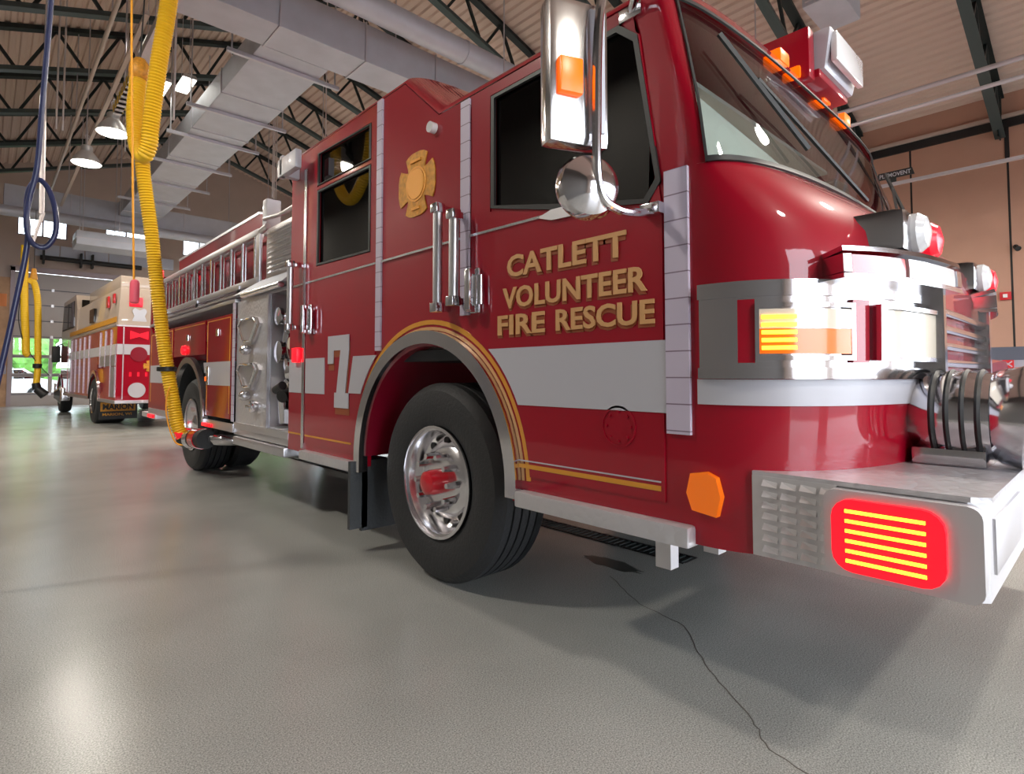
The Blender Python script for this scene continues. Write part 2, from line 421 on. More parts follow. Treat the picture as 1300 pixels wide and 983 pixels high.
# ------------------------------------------------------------------ roof trusses
def truss_master():
    t = empty('roof_truss', (0, 0, 0), False)
    top = lambda x: rz_deck(x) - .08
    bot = lambda x: rz_deck(x) - 1.0
    for nm, f in (('top_chord', top), ('bottom_chord', bot)):
        for a, b in ((XL + .02, RX), (RX, XR - .02)):
            m_ = MB()
            for s in (-1, 1):
                m_.bar((a, s * .055, f(a)), (b, s * .055, f(b)), .055, .10)
            m_.bar((a, 0, f(a) - .045), (b, 0, f(b) - .045), .19, .012)
            m_.build(nm, 'green_steel' if nm[0] == 'b' else 'dark_steel', t, None)
    n = 17; step = (XR - XL) / n
    for i in range(n):
        x0 = XL + i * step; xm = x0 + step / 2; x1 = x0 + step
        for a, b in (((x0 + .06, bot(x0 + .06)), (xm, top(xm))), ((xm, top(xm)), (x1 - .06, bot(x1 - .06)))):
            MB().bar((a[0], 0, a[1]), (b[0], 0, b[1]), .06, .06).build('web_member', 'dark_steel', t, None)
    for x in (XL + .1, RX, XR - .1):
        m_ = MB(); m_.bar((x, 0, bot(x)), (x, 0, top(x)), .09, .09).build('web_member', 'dark_steel', t, None)
    for x, s in ((XL + .12, 1), (XR - .12, -1)):
        MB().prism([(x - .25, bot(x) - .12), (x + .25, bot(x) - .12), (x + .25, bot(x) + .15), (x - .25, bot(x) + .15)], 1, -.012, .012).build('gusset_plate', 'dark_steel', t, None)
    return t
TY = [24.3, 21.5, 18.7, 16.0, 13.2, 10.4, 7.6, 4.6, 1.75]
words = ['nearest to the back wall', 'second from the back wall', 'third from the back wall', 'fourth from the back wall, above the far hanging lamps',
         'behind the pair of hanging lamps', 'in front of the pair of hanging lamps', 'just behind the wide cross duct', 'above the windshield of the fire engine', 'at the right edge of the photo, nearest to the camera']
tm = truss_master()
for i, y in enumerate(TY):
    t = tm if i == 0 else copy_tree(tm)
    t.location = (0, y, 0)
    tag(t, 'dark steel roof truss, ' + words[i], 'roof truss', 'steel trusses under the corrugated roof')

# ------------------------------------------------------------------ ducts
def duct_box(name, a, b, w, h, label, cat='duct', step=1.5, axis='y', m_='duct'):
    """rectangular duct; a,b opposite ends of the bottom centre line"""
    t = empty(name, ((a[0] + b[0]) / 2, (a[1] + b[1]) / 2, a[2]))
    if axis == 'y': MB().box(a[0] - w / 2, a[0] + w / 2, a[1], b[1], a[2], a[2] + h, .01).build('duct_run', m_, t, None)
    else: MB().box(a[0], b[0], a[1] - w / 2, a[1] + w / 2, a[2], a[2] + h, .01).build('duct_run', m_, t, None)
    L = (b[1] - a[1]) if axis == 'y' else (b[0] - a[0]); n = int(L / step)
    for i in range(1, n + 1):
        q = (a[1] if axis == 'y' else a[0]) + i * step
        e = .018
        f = MB()
        if axis == 'y': f.prism([(a[0] - w / 2 - e, a[2] - e), (a[0] + w / 2 + e, a[2] - e), (a[0] + w / 2 + e, a[2] + h + e), (a[0] - w / 2 - e, a[2] + h + e)], 1, q - .012, q + .012, [[(a[0] - w / 2 + .002, a[2] + .002), (a[0] + w / 2 - .002, a[2] + .002), (a[0] + w / 2 - .002, a[2] + h - .002), (a[0] - w / 2 + .002, a[2] + h - .002)]])
        else: f.prism([(a[1] - w / 2 - e, a[2] - e), (a[1] + w / 2 + e, a[2] - e), (a[1] + w / 2 + e, a[2] + h + e), (a[1] - w / 2 - e, a[2] + h + e)], 0, q - .012, q + .012, [[(a[1] - w / 2 + .002, a[2] + .002), (a[1] + w / 2 - .002, a[2] + .002), (a[1] + w / 2 - .002, a[2] + h - .002), (a[1] - w / 2 + .002, a[2] + h - .002)]])
        f.build('seam_flange', 'strut', t, None)
    return tag(t, label, cat)
duct_box('air_duct', (3.45, 8.72, 6.1), (3.45, 21.2, 6.1), 1.07, .42, 'long pale grey air duct running from the cross duct to the back of the hall', step=1.95)
duct_box('air_duct', (1.6, 8.38, 6.1), (16.0, 8.38, 6.1), .66, .62, 'wide grey cross duct passing over the fire engine cab', axis='x', step=1.35)
duct_box('air_duct', (.25, 21.6, 5.9), (16.0, 21.6, 5.9), .7, .62, 'grey cross duct at the back of the hall above the rescue truck', axis='x', step=1.5)
def round_duct(a, b, r, label, step=2.4):
    t = empty('round_duct', (min(a[0], b[0]), a[1], a[2] - r))
    MB().cyl(a, b, r, seg=28).build('duct_run', 'duct', t)
    a = Vector(a); b = Vector(b); n = int((b - a).length / step)
    for i in range(1, n):
        p = a.lerp(b, i / n); d = (b - a).normalized() * .02
        MB().cyl(p - d, p + d, r + .012, seg=28).build('joint_band', 'duct', t)
    return tag(t, label, 'duct')
round_duct((1.0, 7.5, 6.62), (15.5, 7.5, 6.62), .19, 'round grey duct running across in front of the wide cross duct')
round_duct((-.4, 21.0, 5.70), (6.0, 21.0, 5.70), .15, 'round tan-grey duct below the cross duct at the back')
# unit heater box hanging near the back door
t = empty('ventilation_hood', (2.6, 20.3, 4.75))
MB().box(1.75, 3.7, 19.6, 20.6, 4.75, 5.15, .03).build('casing', 'duct', t)
f = MB()
for x, y in ((1.9, 19.7), (2.75, 19.7), (1.9, 20.5), (2.75, 20.5)): f.cyl((x, y, 5.15), (x, y, 8.1 + .3 * x), .012, seg=6)
f.build('hanger_rod', 'strut', t)
f = MB().box(1.74, 3.71, 19.59, 20.61, 4.93, 4.96); f.build('seam', 'strut', t)
tag(t, 'flat grey ventilation casing hanging below the back cross duct, in front of the door header', 'ventilation unit')
# unit heater high at the right
t = empty('unit_heater', (9.75, 3.0, 6.9))
MB().box(9.3, 10.3, 2.72, 3.28, 6.9, 7.4, .04).build('casing', 'duct', t)
m_ = MB()
for j in range(6): m_.box(9.27, 9.3, 2.78, 3.22, 6.96 + j * .07, 6.985 + j * .07)
m_.build('louvre', 'strut', t, None)
m_ = MB()
for x, y in ((9.4, 2.8), (10.2, 2.8), (9.4, 3.2), (10.2, 3.2)): m_.cyl((x, y, 7.38), (x, y, rz_deck(x) - .03), .012, seg=6)
m_.build('hanger_rod', 'strut', t)
tag(t, 'grey box heater hung under the roof at the top edge, right of the windshield', 'heater')
# duct hangers
hg = None; hl = ['nearest to the camera', 'second from the cross duct', 'third from the cross duct', 'fourth from the cross duct', 'last but one at the back', 'farthest at the back']
for i, y in enumerate((9.1, 11.45, 13.0, 14.9, 16.8, 18.8)):
    if i == 0:
        hg = empty('duct_hanger', (3.45, y, 6.03)); h = hg
        MB().box(2.55, 4.35, y - .03, y + .03, 6.03, 6.09).build('cross_bar', 'strut', h, None)
        for x in (2.62, 4.28): MB().cyl((x, y, 6.06), (x, y, rz_deck(x) - .05), .014, seg=6).build('hanger_rod', 'strut', h)
    else:
        h = copy_tree(hg); h.location = (3.45, y, 6.03)
    tag(h, 'steel trapeze bar under the long air duct, ' + hl[i], 'duct hanger', 'trapeze hangers under the long duct')
# ------------------------------------------------------------------ lamps
def bay_lamp():
    t = empty('high_bay_lamp', (0, 0, 0), False)
    MB().lathe([(.26, 0), (.255, .02), (.20, .12), (.12, .22), (.10, .24), (.10, .34), (.08, .36)], (0, 0, 0), 2, 32).build('lamp_shade', 'lamp_shell', t)
    MB().lathe([(.10, .0), (.24, .0), (.25, .012), (.10, .014)], (0, 0, -.012), 2, 32).build('diffuser', 'lamp_glow', t)
    MB().cyl((0, 0, .36), (0, 0, .52), .012, seg=8).tube([(0 + .04 * cos(a), 0, .54 + .04 * sin(a)) for a in [k * pi / 6 for k in range(12)]], .008, 6).build('hook', 'strut', t)
    return t
bl = None
lampdef = [((1.56, 12.2, 5.45), 'round hanging high bay lamp, the nearer of the lit pair at upper left'),
           ((1.38, 14.1, 5.38), 'round hanging high bay lamp, the farther and lower of the lit pair at upper left'),
           ((6.5, 3.55, 5.58), 'round hanging high bay lamp glowing at the top edge above the windshield')]
def add_light(loc, power, r=.25, size=None, col=(1, .93, .82), name='lamp_light', rot=None):
    l = bpy.data.lights.new(name, 'AREA'); l.shape = 'DISK'; l.size = r * 2; l.energy = power; l.color = col
    o = bpy.data.objects.new(name, l); COL.objects.link(o); o.location = loc
    if rot: o.rotation_euler = rot
    return o
lampall = [l for l in lampdef] + [((6.5, y, 5.7), None) for y in (7.2, 10.8, 14.5, 18.5, 22.5)] + [((12.0, y, 5.6), None) for y in (7.5, 11.5, 16)] + [((1.5, -3.5, 5.5), None), ((6.5, -1.0, 5.6), None), ((12, -1.5, 5.6), None), ((9.2, -4.0, 5.6), None), ((-1.8, 11.0, 5.5), None), ((-1.8, 16, 5.5), None), ((-1.8, 5, 5.5), None)]
for i, (p, lab) in enumerate(lampall):
    if lab is None and (i >= 3):
        pass
    if lab:
        t = bay_lamp() if True else None; bl = bl or t
        t.location = p; tag(t, lab, 'hanging lamp', 'high bay lamps')
    else:
        t = bay_lamp(); t.location = p
        far = ['above the fire engine roof, just past the cab', 'above the middle of the fire engine', 'above the ladder of the fire engine', 'behind the raised cab roof, far back', 'far at the back beyond the hose bed',
               'over the far bay, nearest to the open doorways', 'over the middle of the far bay', 'at the back of the far bay', 'just inside the left open doorway', 'in front of the fire engine bumper', 'in front of the red pickup truck',
               'at the middle open doorway', 'in the left bay, mirrored in the rear door window', 'at the back of the left bay', 'at the front of the left bay'][i - 3]
        tag(t, 'round high bay lamp ' + far, 'hanging lamp', 'high bay lamps')
    zt = 6.07 if i < 2 else rz_deck(p[0]) - .04
    MB().cyl((0, 0, .5), (0, 0, zt - p[2]), .012, seg=8).build('suspension_rod', 'strut', t)
    o = add_light((p[0], p[1], p[2] - .03), LAMP_W * (.3 if i < 2 or i == 14 else 1))
    o.data.name = 'lamp_light'
# fluorescent fixtures
fx = None
for (x, y, z), lab in (((1.95, 11.3, 6.8), 'small lit fluorescent fixture, leftmost of three beside the yellow hose'),
                       ((2.39, 12.8, 6.8), 'small lit fluorescent fixture partly behind the yellow hose'),
                       ((2.72, 12.35, 6.8), 'small lit fluorescent fixture just right of the yellow hose')):
    if fx is None:
        fx = empty('fluorescent_fixture', (0, 0, 0), False); t = fx
        MB().prism([(-.13, 0), (.13, 0), (.10, .07), (-.10, .07)], 1, -.36, .36).build('housing', 'lamp_shell', t, None)
        MB().box(-.11, .11, -.34, .34, -.02, -.002).build('diffuser', 'tube_glow', t, None)
        MB().cyl((0, -.3, .07), (0, -.3, 2.35), .006, seg=6).cyl((0, .3, .07), (0, .3, 2.35), .006, seg=6).build('suspension_wire', 'strut', t)
    else: t = copy_tree(fx)
    t.location = (x, y, z); tag(t, lab, 'light fixture', 'fluorescent fixtures by the hose')
# long strut rails and pipes running the length of the hall
def rail(name, p0, p1, r, m_, label, cat, box=None, rods=()):
    t = empty(name, ((p0[0] + p1[0]) / 2, (p0[1] + p1[1]) / 2, p0[2]))
    if box: MB().bar(p0, p1, box[0], box[1]).build('rail_beam' if box else 'run', m_, t, None)
    else: MB().cyl(p0, p1, r, seg=12).build('pipe_run', m_, t)
    for x, y, z in rods:
        MB().cyl((x, y, z), (x, y, rz_deck(x) - .04), .012, seg=6).build('hanger_rod', 'strut', t)
    return tag(t, label, cat)
rail('lamp_rail', (1.5, 9.0, 6.1), (1.5, 21.1, 6.1), 0, 'tan_pipe', 'tan strut rail that the pair of hanging lamps hooks onto', 'rail', (.06, .06), [(1.5, y, 6.1) for y in (10.2, 15.4, 19)])
rail('sprinkler_pipe', (1.35, 8.5, 6.9), (1.35, 24, 6.9), .035, 'tan_pipe', 'thin tan sprinkler pipe sloping past the lamps at upper left', 'pipe', None, [(1.35, y, 6.9) for y in (11, 16)])
rail('conduit_pipe', (10.2, -2, 5.42), (10.2, 12, 5.42), .035, 'strut', 'upper of two bright metal pipes crossing before the right wall', 'pipe', None, [(10.2, 4.4, 5.42), (10.2, 8, 5.42)])
rail('conduit_pipe', (10.2, -2, 5.16), (10.2, 12, 5.16), .03, 'strut', 'lower of two bright metal pipes crossing before the right wall', 'pipe', None, [(10.2, 5.5, 5.16)])
# exhaust rail on the right with its sign
t = empty('exhaust_rail', (13, 8, 4.84))
MB().box(12.96, 13.04, -2, 20, 4.84, 4.895).build('rail_beam', 'strut', t, None)
for y in (.5, 6, 12, 18): MB().cyl((13, y, 4.88), (13, y, rz_deck(13) - .04), .014, seg=6).build('hanger_rod', 'strut', t)
tag(t, 'straight metal exhaust rail running in front of the tan right wall', 'exhaust rail')
t = empty('rail_sign', (12.98, 3.25, 4.96))
MB().prism([(3.25, 4.98), (3.20, 5.12), (2.64, 5.12), (2.60, 4.98)], 0, 12.97, 12.99).build('sign_plate', 'black', t, None)
MB().text('PLYMOVENT', (12.969, 3.18, 5.01), (0, -1, 0), (0, 0, 1), .52, .08, .003, .01).build('lettering', 'white_tape', t, None)
MB().box(12.97, 12.99, 2.9, 3.0, 4.89, 4.98).build('bracket', 'dark_steel', t, None)
tag(t, 'small black sign with white capital letters on the exhaust rail before the right wall', 'sign')
# wall devices
t = empty('fire_alarm', (XR - .03, 1.72, 2.6))
c = on_right = None
MB().box(XR - .07, XR - .001, 1.66, 1.86, 2.82, 3.0, .01).build('housing', 'red_paint_flat', t)
MB().box(XR - .09, XR - .069, 1.72, 1.80, 2.87, 2.95).build('strobe', 'clear_lens', t)
tag(t, 'small red fire alarm with a clear strobe on the tan right wall', 'fire alarm')
t = empty('extinguisher_sign', (XR - .03, 1.76, 1.2))
MB().box(XR - .04, XR - .013, 1.66, 1.86, 1.27, 1.45).build('sign_plate', 'red_paint_flat', t)
m_ = MB(); m_.bar((XR - .043, 1.69, 1.30), (XR - .043, 1.83, 1.42), .004, .025).bar((XR - .043, 1.69, 1.42), (XR - .043, 1.83, 1.30), .004, .025); m_.build('marking', 'white_tape', t, None)
tag(t, 'small red and white square plate on the grey base of the right wall', 'sign')
single(MB().box(XR - .05, XR - .001, 2.12, 2.36, 2.86, 2.89, .004), 'wall_plate', 'black', 'thin dark plate on the tan wall left of the fire alarm', 'wall plate')
t = empty('wall_speaker', (XR - .05, 1.55, 4.2)); MB().cyl((XR - .001, 1.55, 4.0), (XR - .1, 1.55, 4.0), .05, seg=12).build('housing', 'black', t); MB().cyl((XR - .1, 1.55, 4.0), (XR - .2, 1.5, 3.93), .03, .06, 12).build('horn', 'black', t)
t.location = (XR - .05, 1.55, 3.85); 
for ch in t.children: ch.location = (0, 0, .35)
tag(t, 'small black horn on the tan wall at the right edge of the photo', 'wall horn')
# drain grate set in the floor
t = empty('floor_drain', (3.1, 6, .0))
f = MB(); f.box(3.02, 3.035, 1.78, 12, .0005, .006).box(3.165, 3.18, 1.78, 12, .0005, .006).box(3.035, 3.165, 1.78, 12, .0005, .0012); f.build('drain_frame', 'black', t, None)
f = MB(); y = 1.80
while y < 7.0: f.box(3.037, 3.163, y, y + .018, .0012, .006); y += .045
f.build('grate', 'dark_steel', t, None)
tag(t, 'long narrow black slotted drain grate set in the floor under the fire engine', 'drain grate')
# stains
def blot(name, cx, cy, rx, ry, label):
    pts = []
    for k in range(28):
        a = 2 * pi * k / 28; q = 1 + random.uniform(-.18, .18); pts.append((cx + rx * q * cos(a), cy + ry * q * sin(a)))
    single(MB().prism(pts, 2, .0006, .0014), name, 'stain', label, 'stain', ang=None)
blot('wet_patch', 2.72, 2.08, .07, .20, 'dark wet patch on the floor beside the drain grate')
# hairline crack
f = MB(); P = bez([(2.55, 1.95, .001), (2.35, 1.62, .001), (2.28, 1.35, .001), (2.05, 1.12, .001), (1.85, .86, .001), (1.72, .72, .001), (1.68, .4, .001), (1.72, -.1, .001)], 8)
for i in range(len(P)): P[i] = P[i] + Vector((random.uniform(-.006, .006), random.uniform(-.006, .006), 0))
f.tube([(p.x, p.y, .0005) for p in P], .0028, 4)
for v in f.bm.verts: v.co.z = max(.0003, min(v.co.z, .0016))
single(f, 'floor_crack', 'crack', 'thin dark crack wandering over the floor from the drain toward the lower right', 'floor crack')

# ------------------------------------------------------------------ outside the back doors
struct(MB().box(-60, 60, YB + .3, 90, -.35, -.02), 'ground', 'asphalt')
struct(MB().box(-60, 60, -60, YF - .3, -.35, -.02), 'ground_front', 'asphalt')
def tree(name, x, y, h, r, label):
    t = empty(name, (x, y, -.02))
    MB().cyl((x, y, -.02), (x, y, h * .5), .18, .12, 10).build('trunk', 'bark', t)
    f = MB()
    for k in range(9): f.ball((x + random.uniform(-r, r) * .6, y + random.uniform(-r, r) * .4, h * .55 + random.uniform(-.28, .4) * h), r * random.uniform(.45, .7), (1, .9, .9), 3, .10)
    f.build('foliage', 'leaf', t, None)
    return tag(t, label, 'tree')
tree('tree', .6, 40, 5.2, 2.4, 'bushy green tree seen through the left panes of the back door')
tree('tree', 6.4, 41, 4.4, 2.4, 'rounded green tree outside the back door, right of the bushy one')
tree('tree', 13.5, 41, 5.5, 2.6, 'green tree standing outside behind the second back door')
single(MB().box(-14, 26, 46.5, 48, -.02, 1.6, .2), 'hedge', 'leaf', 'low green hedge along the lot behind the trees', 'hedge')
def car(x, y):
    t = empty('parked_car', (x, y, -.02))
    prof = [(-2.1, .28), (-2.15, .62), (-1.95, .82), (-1.2, .92), (-.65, 1.38), (.9, 1.42), (1.5, .98), (2.05, .88), (2.15, .55), (2.1, .28)]
    MB().prism([(x + a, b) for a, b in prof], 1, y - .85, y + .85).build('car_body', 'car_white', t)
    for s in (-1, 1): MB().prism([(x - 1.0, .95), (x - .6, 1.32), (x + .85, 1.35), (x + 1.3, .98)], 1, y + s * .855 - .01, y + s * .855 + .01).build('side_window', 'glass_dark', t, None)
    for dx in (-1.35, 1.35):
        for s in (-1, 1):
            w = MB().cyl((x + dx, y + s * .7, .3), (x + dx, y + s * .9, .3), .32, seg=20).build('wheel', 'rubber', t)
            MB().cyl((x + dx, y + s * .9, .3), (x + dx, y + s * .92, .3), .18, seg=14).build('rim', 'polished_alu', w)
    return tag(t, 'white car parked outside, seen through the lower panes of the back door', 'car')
car(.35, 33.5)
# ------------------------------------------------------------------ the fire engine
X0, X1, XC, HW = 1.75, 4.20, 2.975, 1.225
FE = empty('fire_engine', (XC, 5.0, 0))
tag(FE, 'big red fire engine with white stripe and gold lettering, filling the foreground', 'fire truck')
def rz1(x):
    t = min(1, abs((x - XC) / HW)); return 2.50 + .15 * (1 - t ** 5) ** .5
def rz2(x):
    t = min(1, abs((x - XC) / HW)); return 2.80 + .12 * (1 - t ** 6) ** .5
LV = [(.54, .985, .52), (.62, .985, .50), (1.0, .985, .47), (1.45, .985, .46), (1.58, .985, .49), (1.68, .985, .57), (1.76, .987, .66), (1.82, .995, .74), (1.95, 1.01, .79), (2.48, 1.12, 1.0), (2.56, 1.15, 1.06)]
def lvl(z):
    for (a, b, c), (d, e, f) in zip(LV, LV[1:]):
        if z <= d: t = (z - a) / (d - a); return b + (e - b) * t, c + (f - c) * t
    return LV[-1][1:]
PN = 2.7
def nose(phi, z, off=0):
    ys, yc = lvl(z); D = ys - yc
    def pt(p):
        c_, s_ = cos(p), sin(p); e = 2 / PN
        return XC - HW * math.copysign(abs(c_) ** e, c_), ys - D * abs(s_) ** e
    x, y = pt(phi)
    if off:
        h = .02; xa, ya = pt(max(0.001, phi - h)); xb, yb = pt(min(pi - .001, phi + h))
        tx, ty = xb - xa, yb - ya; L = math.hypot(tx, ty); nx, ny = ty / L, -tx / L
        x += nx * off; y += ny * off
    return x, y, z
NPH = 64
PH = [pi * (k / NPH) for k in range(NPH + 1)]
PH = sorted(set([0, .004, .015, .035, pi - .035, pi - .015, pi - .004] + PH))
WA, WB = .13, pi - .13          # windshield spans these angles
def patch(mb, pa, pb, za, zb, off, th, n=18, nz=4):
    rows = [[nose(pa + (pb - pa) * i / n, za + (zb - za) * j / nz, off) for i in range(n + 1)] for j in range(nz + 1)]
    return mb.slab(rows, th)
# outward normal of grid rows (z up, phi right): use negative thickness towards the outside
mb = MB()
zs = [l[0] for l in LV[:7]] + [1.82]
mb.grid([[nose(p, z) for p in PH] for z in zs])
def wa(z): return .14 + .18 * (z - 1.82) / .66
zw = [1.82, 1.95, 2.1, 2.3, 2.48]
mb.grid([[nose(wa(z) * k / 14, z) for k in range(15)] for z in zw]); mb.grid([[nose(pi - wa(z) * k / 14, z) for k in range(15)] for z in zw])
pall = sorted(set(PH + [WA, WB]))
top = []
for p in pall:
    x, y, z = nose(p, 2.56); x = XC + (x - XC) * .9995; top.append((x, y + .05, rz1(x)))
mb.grid([[nose(p, 2.48) for p in pall], [(a[0], a[1] * .5 + b[1] * .5 - .012, a[2] * .45 + b[2] * .55) for a, b in zip([nose(p, 2.48) for p in pall], top)], top])
# cab roof
mb.grid([top] + [[(x, y + (2.46 - y) * t, z) for x, y, z in top] for t in (.3, .65, 1)] + [[(x, 2.80, rz2(x)) for x, y, z in top], [(x, 3.6, rz2(x)) for x, y, z in top], [(x, 4.45, rz2(x)) for x, y, z in top]])
body = mb.build('cab_shell', 'paint_red', FE, 50)
# cab side plates
AC, AZ = 2.56, .60
def side_outline():
    p = [(.985, .54), (AC - .68, .54)] + [(AC - .68 * cos(a), AZ + .68 * sin(a)) for a in [pi * k / 24 for k in range(25)]] + [(AC + .68, .53), (4.45, .53), (4.45, 2.80), (2.80, 2.80), (2.46, 2.50), (1.15, 2.50), (1.12, 2.48), (1.01, 1.95), (.995, 1.82), (.985, 1.68)]
    return p
FW = [(2.01, 1.90), (2.01, 2.43), (1.28, 2.43), (1.20, 2.36), (1.11, 1.80), (1.16, 1.735), (1.55, 1.80)]
RW1 = [(3.95, 2.49), (3.95, 2.72), (3.19, 2.69), (3.19, 2.47)]
RW2 = [(3.95, 1.905), (3.95, 2.44), (3.19, 2.42), (3.19, 1.885)]
for xa, xb in ((X0, X0 + .05), (X1 - .05, X1)):
    MB().prism(side_outline(), 0, xa, xb, [FW, RW1, RW2]).build('cab_side', 'paint_red', FE, 30)
MB().prism([(X0 + .05, .55), (X1 - .05, .55), (X1 - .05, 2.78), (X0 + .05, 2.78)], 1, 4.40, 4.45).build('cab_rear_wall', 'paint_red', FE, 30)
MB().box(X0 + .05, X1 - .05, 1.05, 1.85, .60, .66).box(X0 + .05, X1 - .05, 1.85, 4.4, 1.18, 1.24).box(X0 + .05, X1 - .05, 4.15, 4.4, .58, .64).build('cab_floor', 'interior_dark', FE, None)
# doors, proud of the side by a few millimetres
def cut(r, z): return math.sqrt(max(0, r * r - (z - AZ) ** 2))
fd = [(1.10, .62), (1.10, 1.72)]
def arch_pts(za, zb, sgn, r=.80, n=12):
    return [(AC + sgn * cut(r, za + (zb - za) * i / n), za + (zb - za) * i / n) for i in range(n + 1)]
front = [(1.095, .66), (1.095, 1.70), (1.14, 2.0), (1.21, 2.46), (2.17, 2.46)] + list(reversed(arch_pts(.66, AZ + math.sqrt(.64 - (AC - 2.17) ** 2), -1)))
def door_obj(name, outl, holes, x=X0):
    return MB().prism(outl, 0, x, x - .007, holes).build(name, 'paint_red', FE, 30)
FWd = [(2.03, 1.88), (2.03, 2.445), (1.265, 2.445), (1.185, 2.37), (1.095 + .008, 1.81), (1.15, 1.715), (1.55, 1.78)]
dF = door_obj('front_door', front, [FWd])
rear = [(4.13, .60), (4.13, 2.74), (3.11, 2.74)] + list(reversed(arch_pts(.60, AZ + math.sqrt(.64 - (3.11 - AC) ** 2), 1)))
RWa = [(3.965, 2.475), (3.965, 2.725), (3.175, 2.70), (3.175, 2.455)]
RWb = [(3.965, 1.89), (3.965, 2.455), (3.175, 2.435), (3.175, 1.87)]
dR = door_obj('rear_door', rear, [RWa, RWb])
# window glass with black gaskets
def offs(poly, d):
    c = (sum(p[0] for p in poly) / len(poly), sum(p[1] for p in poly) / len(poly)); out = []
    for p in poly:
        v = (p[0] - c[0], p[1] - c[1]); L = math.hypot(*v); out.append((p[0] + v[0] / L * d, p[1] + v[1] / L * d))
    return out
for w, dd in ((FW, dF), (RW1, dR), (RW2, dR)):
    g = MB().prism(offs(w, -.002), 0, X0 + .012, X0 + .018).build('window', 'glass_dark', dd, None)
    MB().prism(offs(w, .014), 0, X0 + .004, X0 - .010, [offs(w, -.012)]).build('gasket', 'black', dd, None)
    MB().prism(offs(w, -.002), 0, X1 - .018, X1 - .012).build('left_window', 'glass_dark', FE, None)
# windshield
def wpatch(mb, fa, fb, za, zb, off, th, n, nz):     # fa, fb: fractions across the glass
    rows = []
    for j in range(nz + 1):
        z = za + (zb - za) * j / nz; a = wa(z); rows.append([nose(a + (pi - 2 * a) * (fa + (fb - fa) * i / n), z, off) for i in range(n + 1)])
    return mb.slab(rows, th)
mb = MB(); wpatch(mb, .002, .998, 1.826, 2.474, -.012, .008, 48, 8); ws = mb.build('windshield', 'glass_shield', FE, 60)
mb = MB()
for (a, b, c, d) in ((0, 1, 1.818, 1.838), (0, 1, 2.464, 2.482), (0, .010, 1.838, 2.464), (.99, 1, 1.838, 2.464)):
    wpatch(mb, a, b, c, d, .003, -.008, 40 if b - a > .5 else 2, 3)
mb.build('gasket', 'black', ws, 50)
for s in (-1, 1):
    mb = MB(); q = [Vector(nose(pi / 2 + s * a_, z_, .035)) for a_, z_ in ((.12, 1.84), (.42, 2.02), (.72, 2.20), (.52, 1.95), (.95, 2.34))]
    mb.bar(q[0], q[2], .012, .012).bar(q[3], q[4], .012, .018); mb.build('wiper', 'black', ws, None)
# interior
mb = MB().box(X0 + .1, X1 - .1, .98, 1.35, 1.3, 1.70, .06); mb.box(3.0, 3.25, 1.25, 1.7, 1.30, 1.72, .03); mb.build('dashboard', 'interior_grey', FE)
for x in (2.05, 3.35):
    m_ = MB().box(x, x + .5, 1.62, 2.10, 1.38, 1.52, .05); m_.hexa([(x, 2.08, 1.45), (x + .5, 2.08, 1.45), (x + .5, 2.22, 1.45), (x, 2.22, 1.45), (x + .03, 2.18, 2.2), (x + .47, 2.18, 2.2), (x + .47, 2.30, 2.2), (x + .03, 2.30, 2.2)], .04)
    m_.build('seat', 'interior_tan' if x > 3 else 'interior_grey', FE)
sw = MB(); sw.tube([(3.6 + .22 * cos(a), 1.42 + .06 * sin(a), 1.80 + .20 * sin(a)) for a in [2 * pi * k / 24 for k in range(25)]], .015, 8, cap=False).cyl((3.6, 1.42, 1.8), (3.6, 1.25, 1.68), .03); sw.build('steering_wheel', 'black', FE)
MB().hexa([(X0 + .06, 1.85, 1.24), (X1 - .06, 1.85, 1.24), (X1 - .06, 2.95, 1.24), (X0 + .06, 2.95, 1.24), (2.35, 1.95, 1.62), (3.6, 1.95, 1.62), (3.6, 2.9, 1.62), (2.35, 2.9, 1.62)], .05).build('engine_cover', 'interior_grey', FE)
MB().hexa([(1.90, 1.12, 1.70), (2.30, 1.06, 1.70), (2.30, 1.35, 1.70), (1.90, 1.40, 1.70), (1.93, 1.25, 2.06), (2.05, 1.22, 2.10), (2.05, 1.36, 2.10), (1.93, 1.40, 2.06)], .02).build('sun_blind', 'interior_tan', FE)
MB().box(X0 + .12, X1 - .12, 1.3, 2.4, 2.44, 2.46).box(X0 + .12, X1 - .12, 2.95, 3.0, 1.25, 2.46).build('headliner', 'headliner', FE, None)
MB().hexa([(1.86, 1.08, 1.72), (3.15, 1.04, 1.76), (3.15, 1.08, 1.76), (1.86, 1.12, 1.72), (1.88, 1.18, 2.30), (2.90, 1.14, 2.16), (2.90, 1.18, 2.16), (1.88, 1.22, 2.30)]).build('sun_screen', 'interior_tan', FE, None)
MB().box(3.05, 3.30, 1.10, 1.22, 1.72, 1.92, .02).build('dash_display', 'teal', FE)
MB().cyl((XC, 1.9, 2.425), (XC, 1.9, 2.44), .12, seg=20).build('added_dome_lamp', 'lamp_shell', FE)  # disc added to go with the cab fill light below
dl = add_light((XC, 1.9, 2.42), 25, .11, name='cab_fill_light')  # fill light added to brighten the cab interior behind the windshield
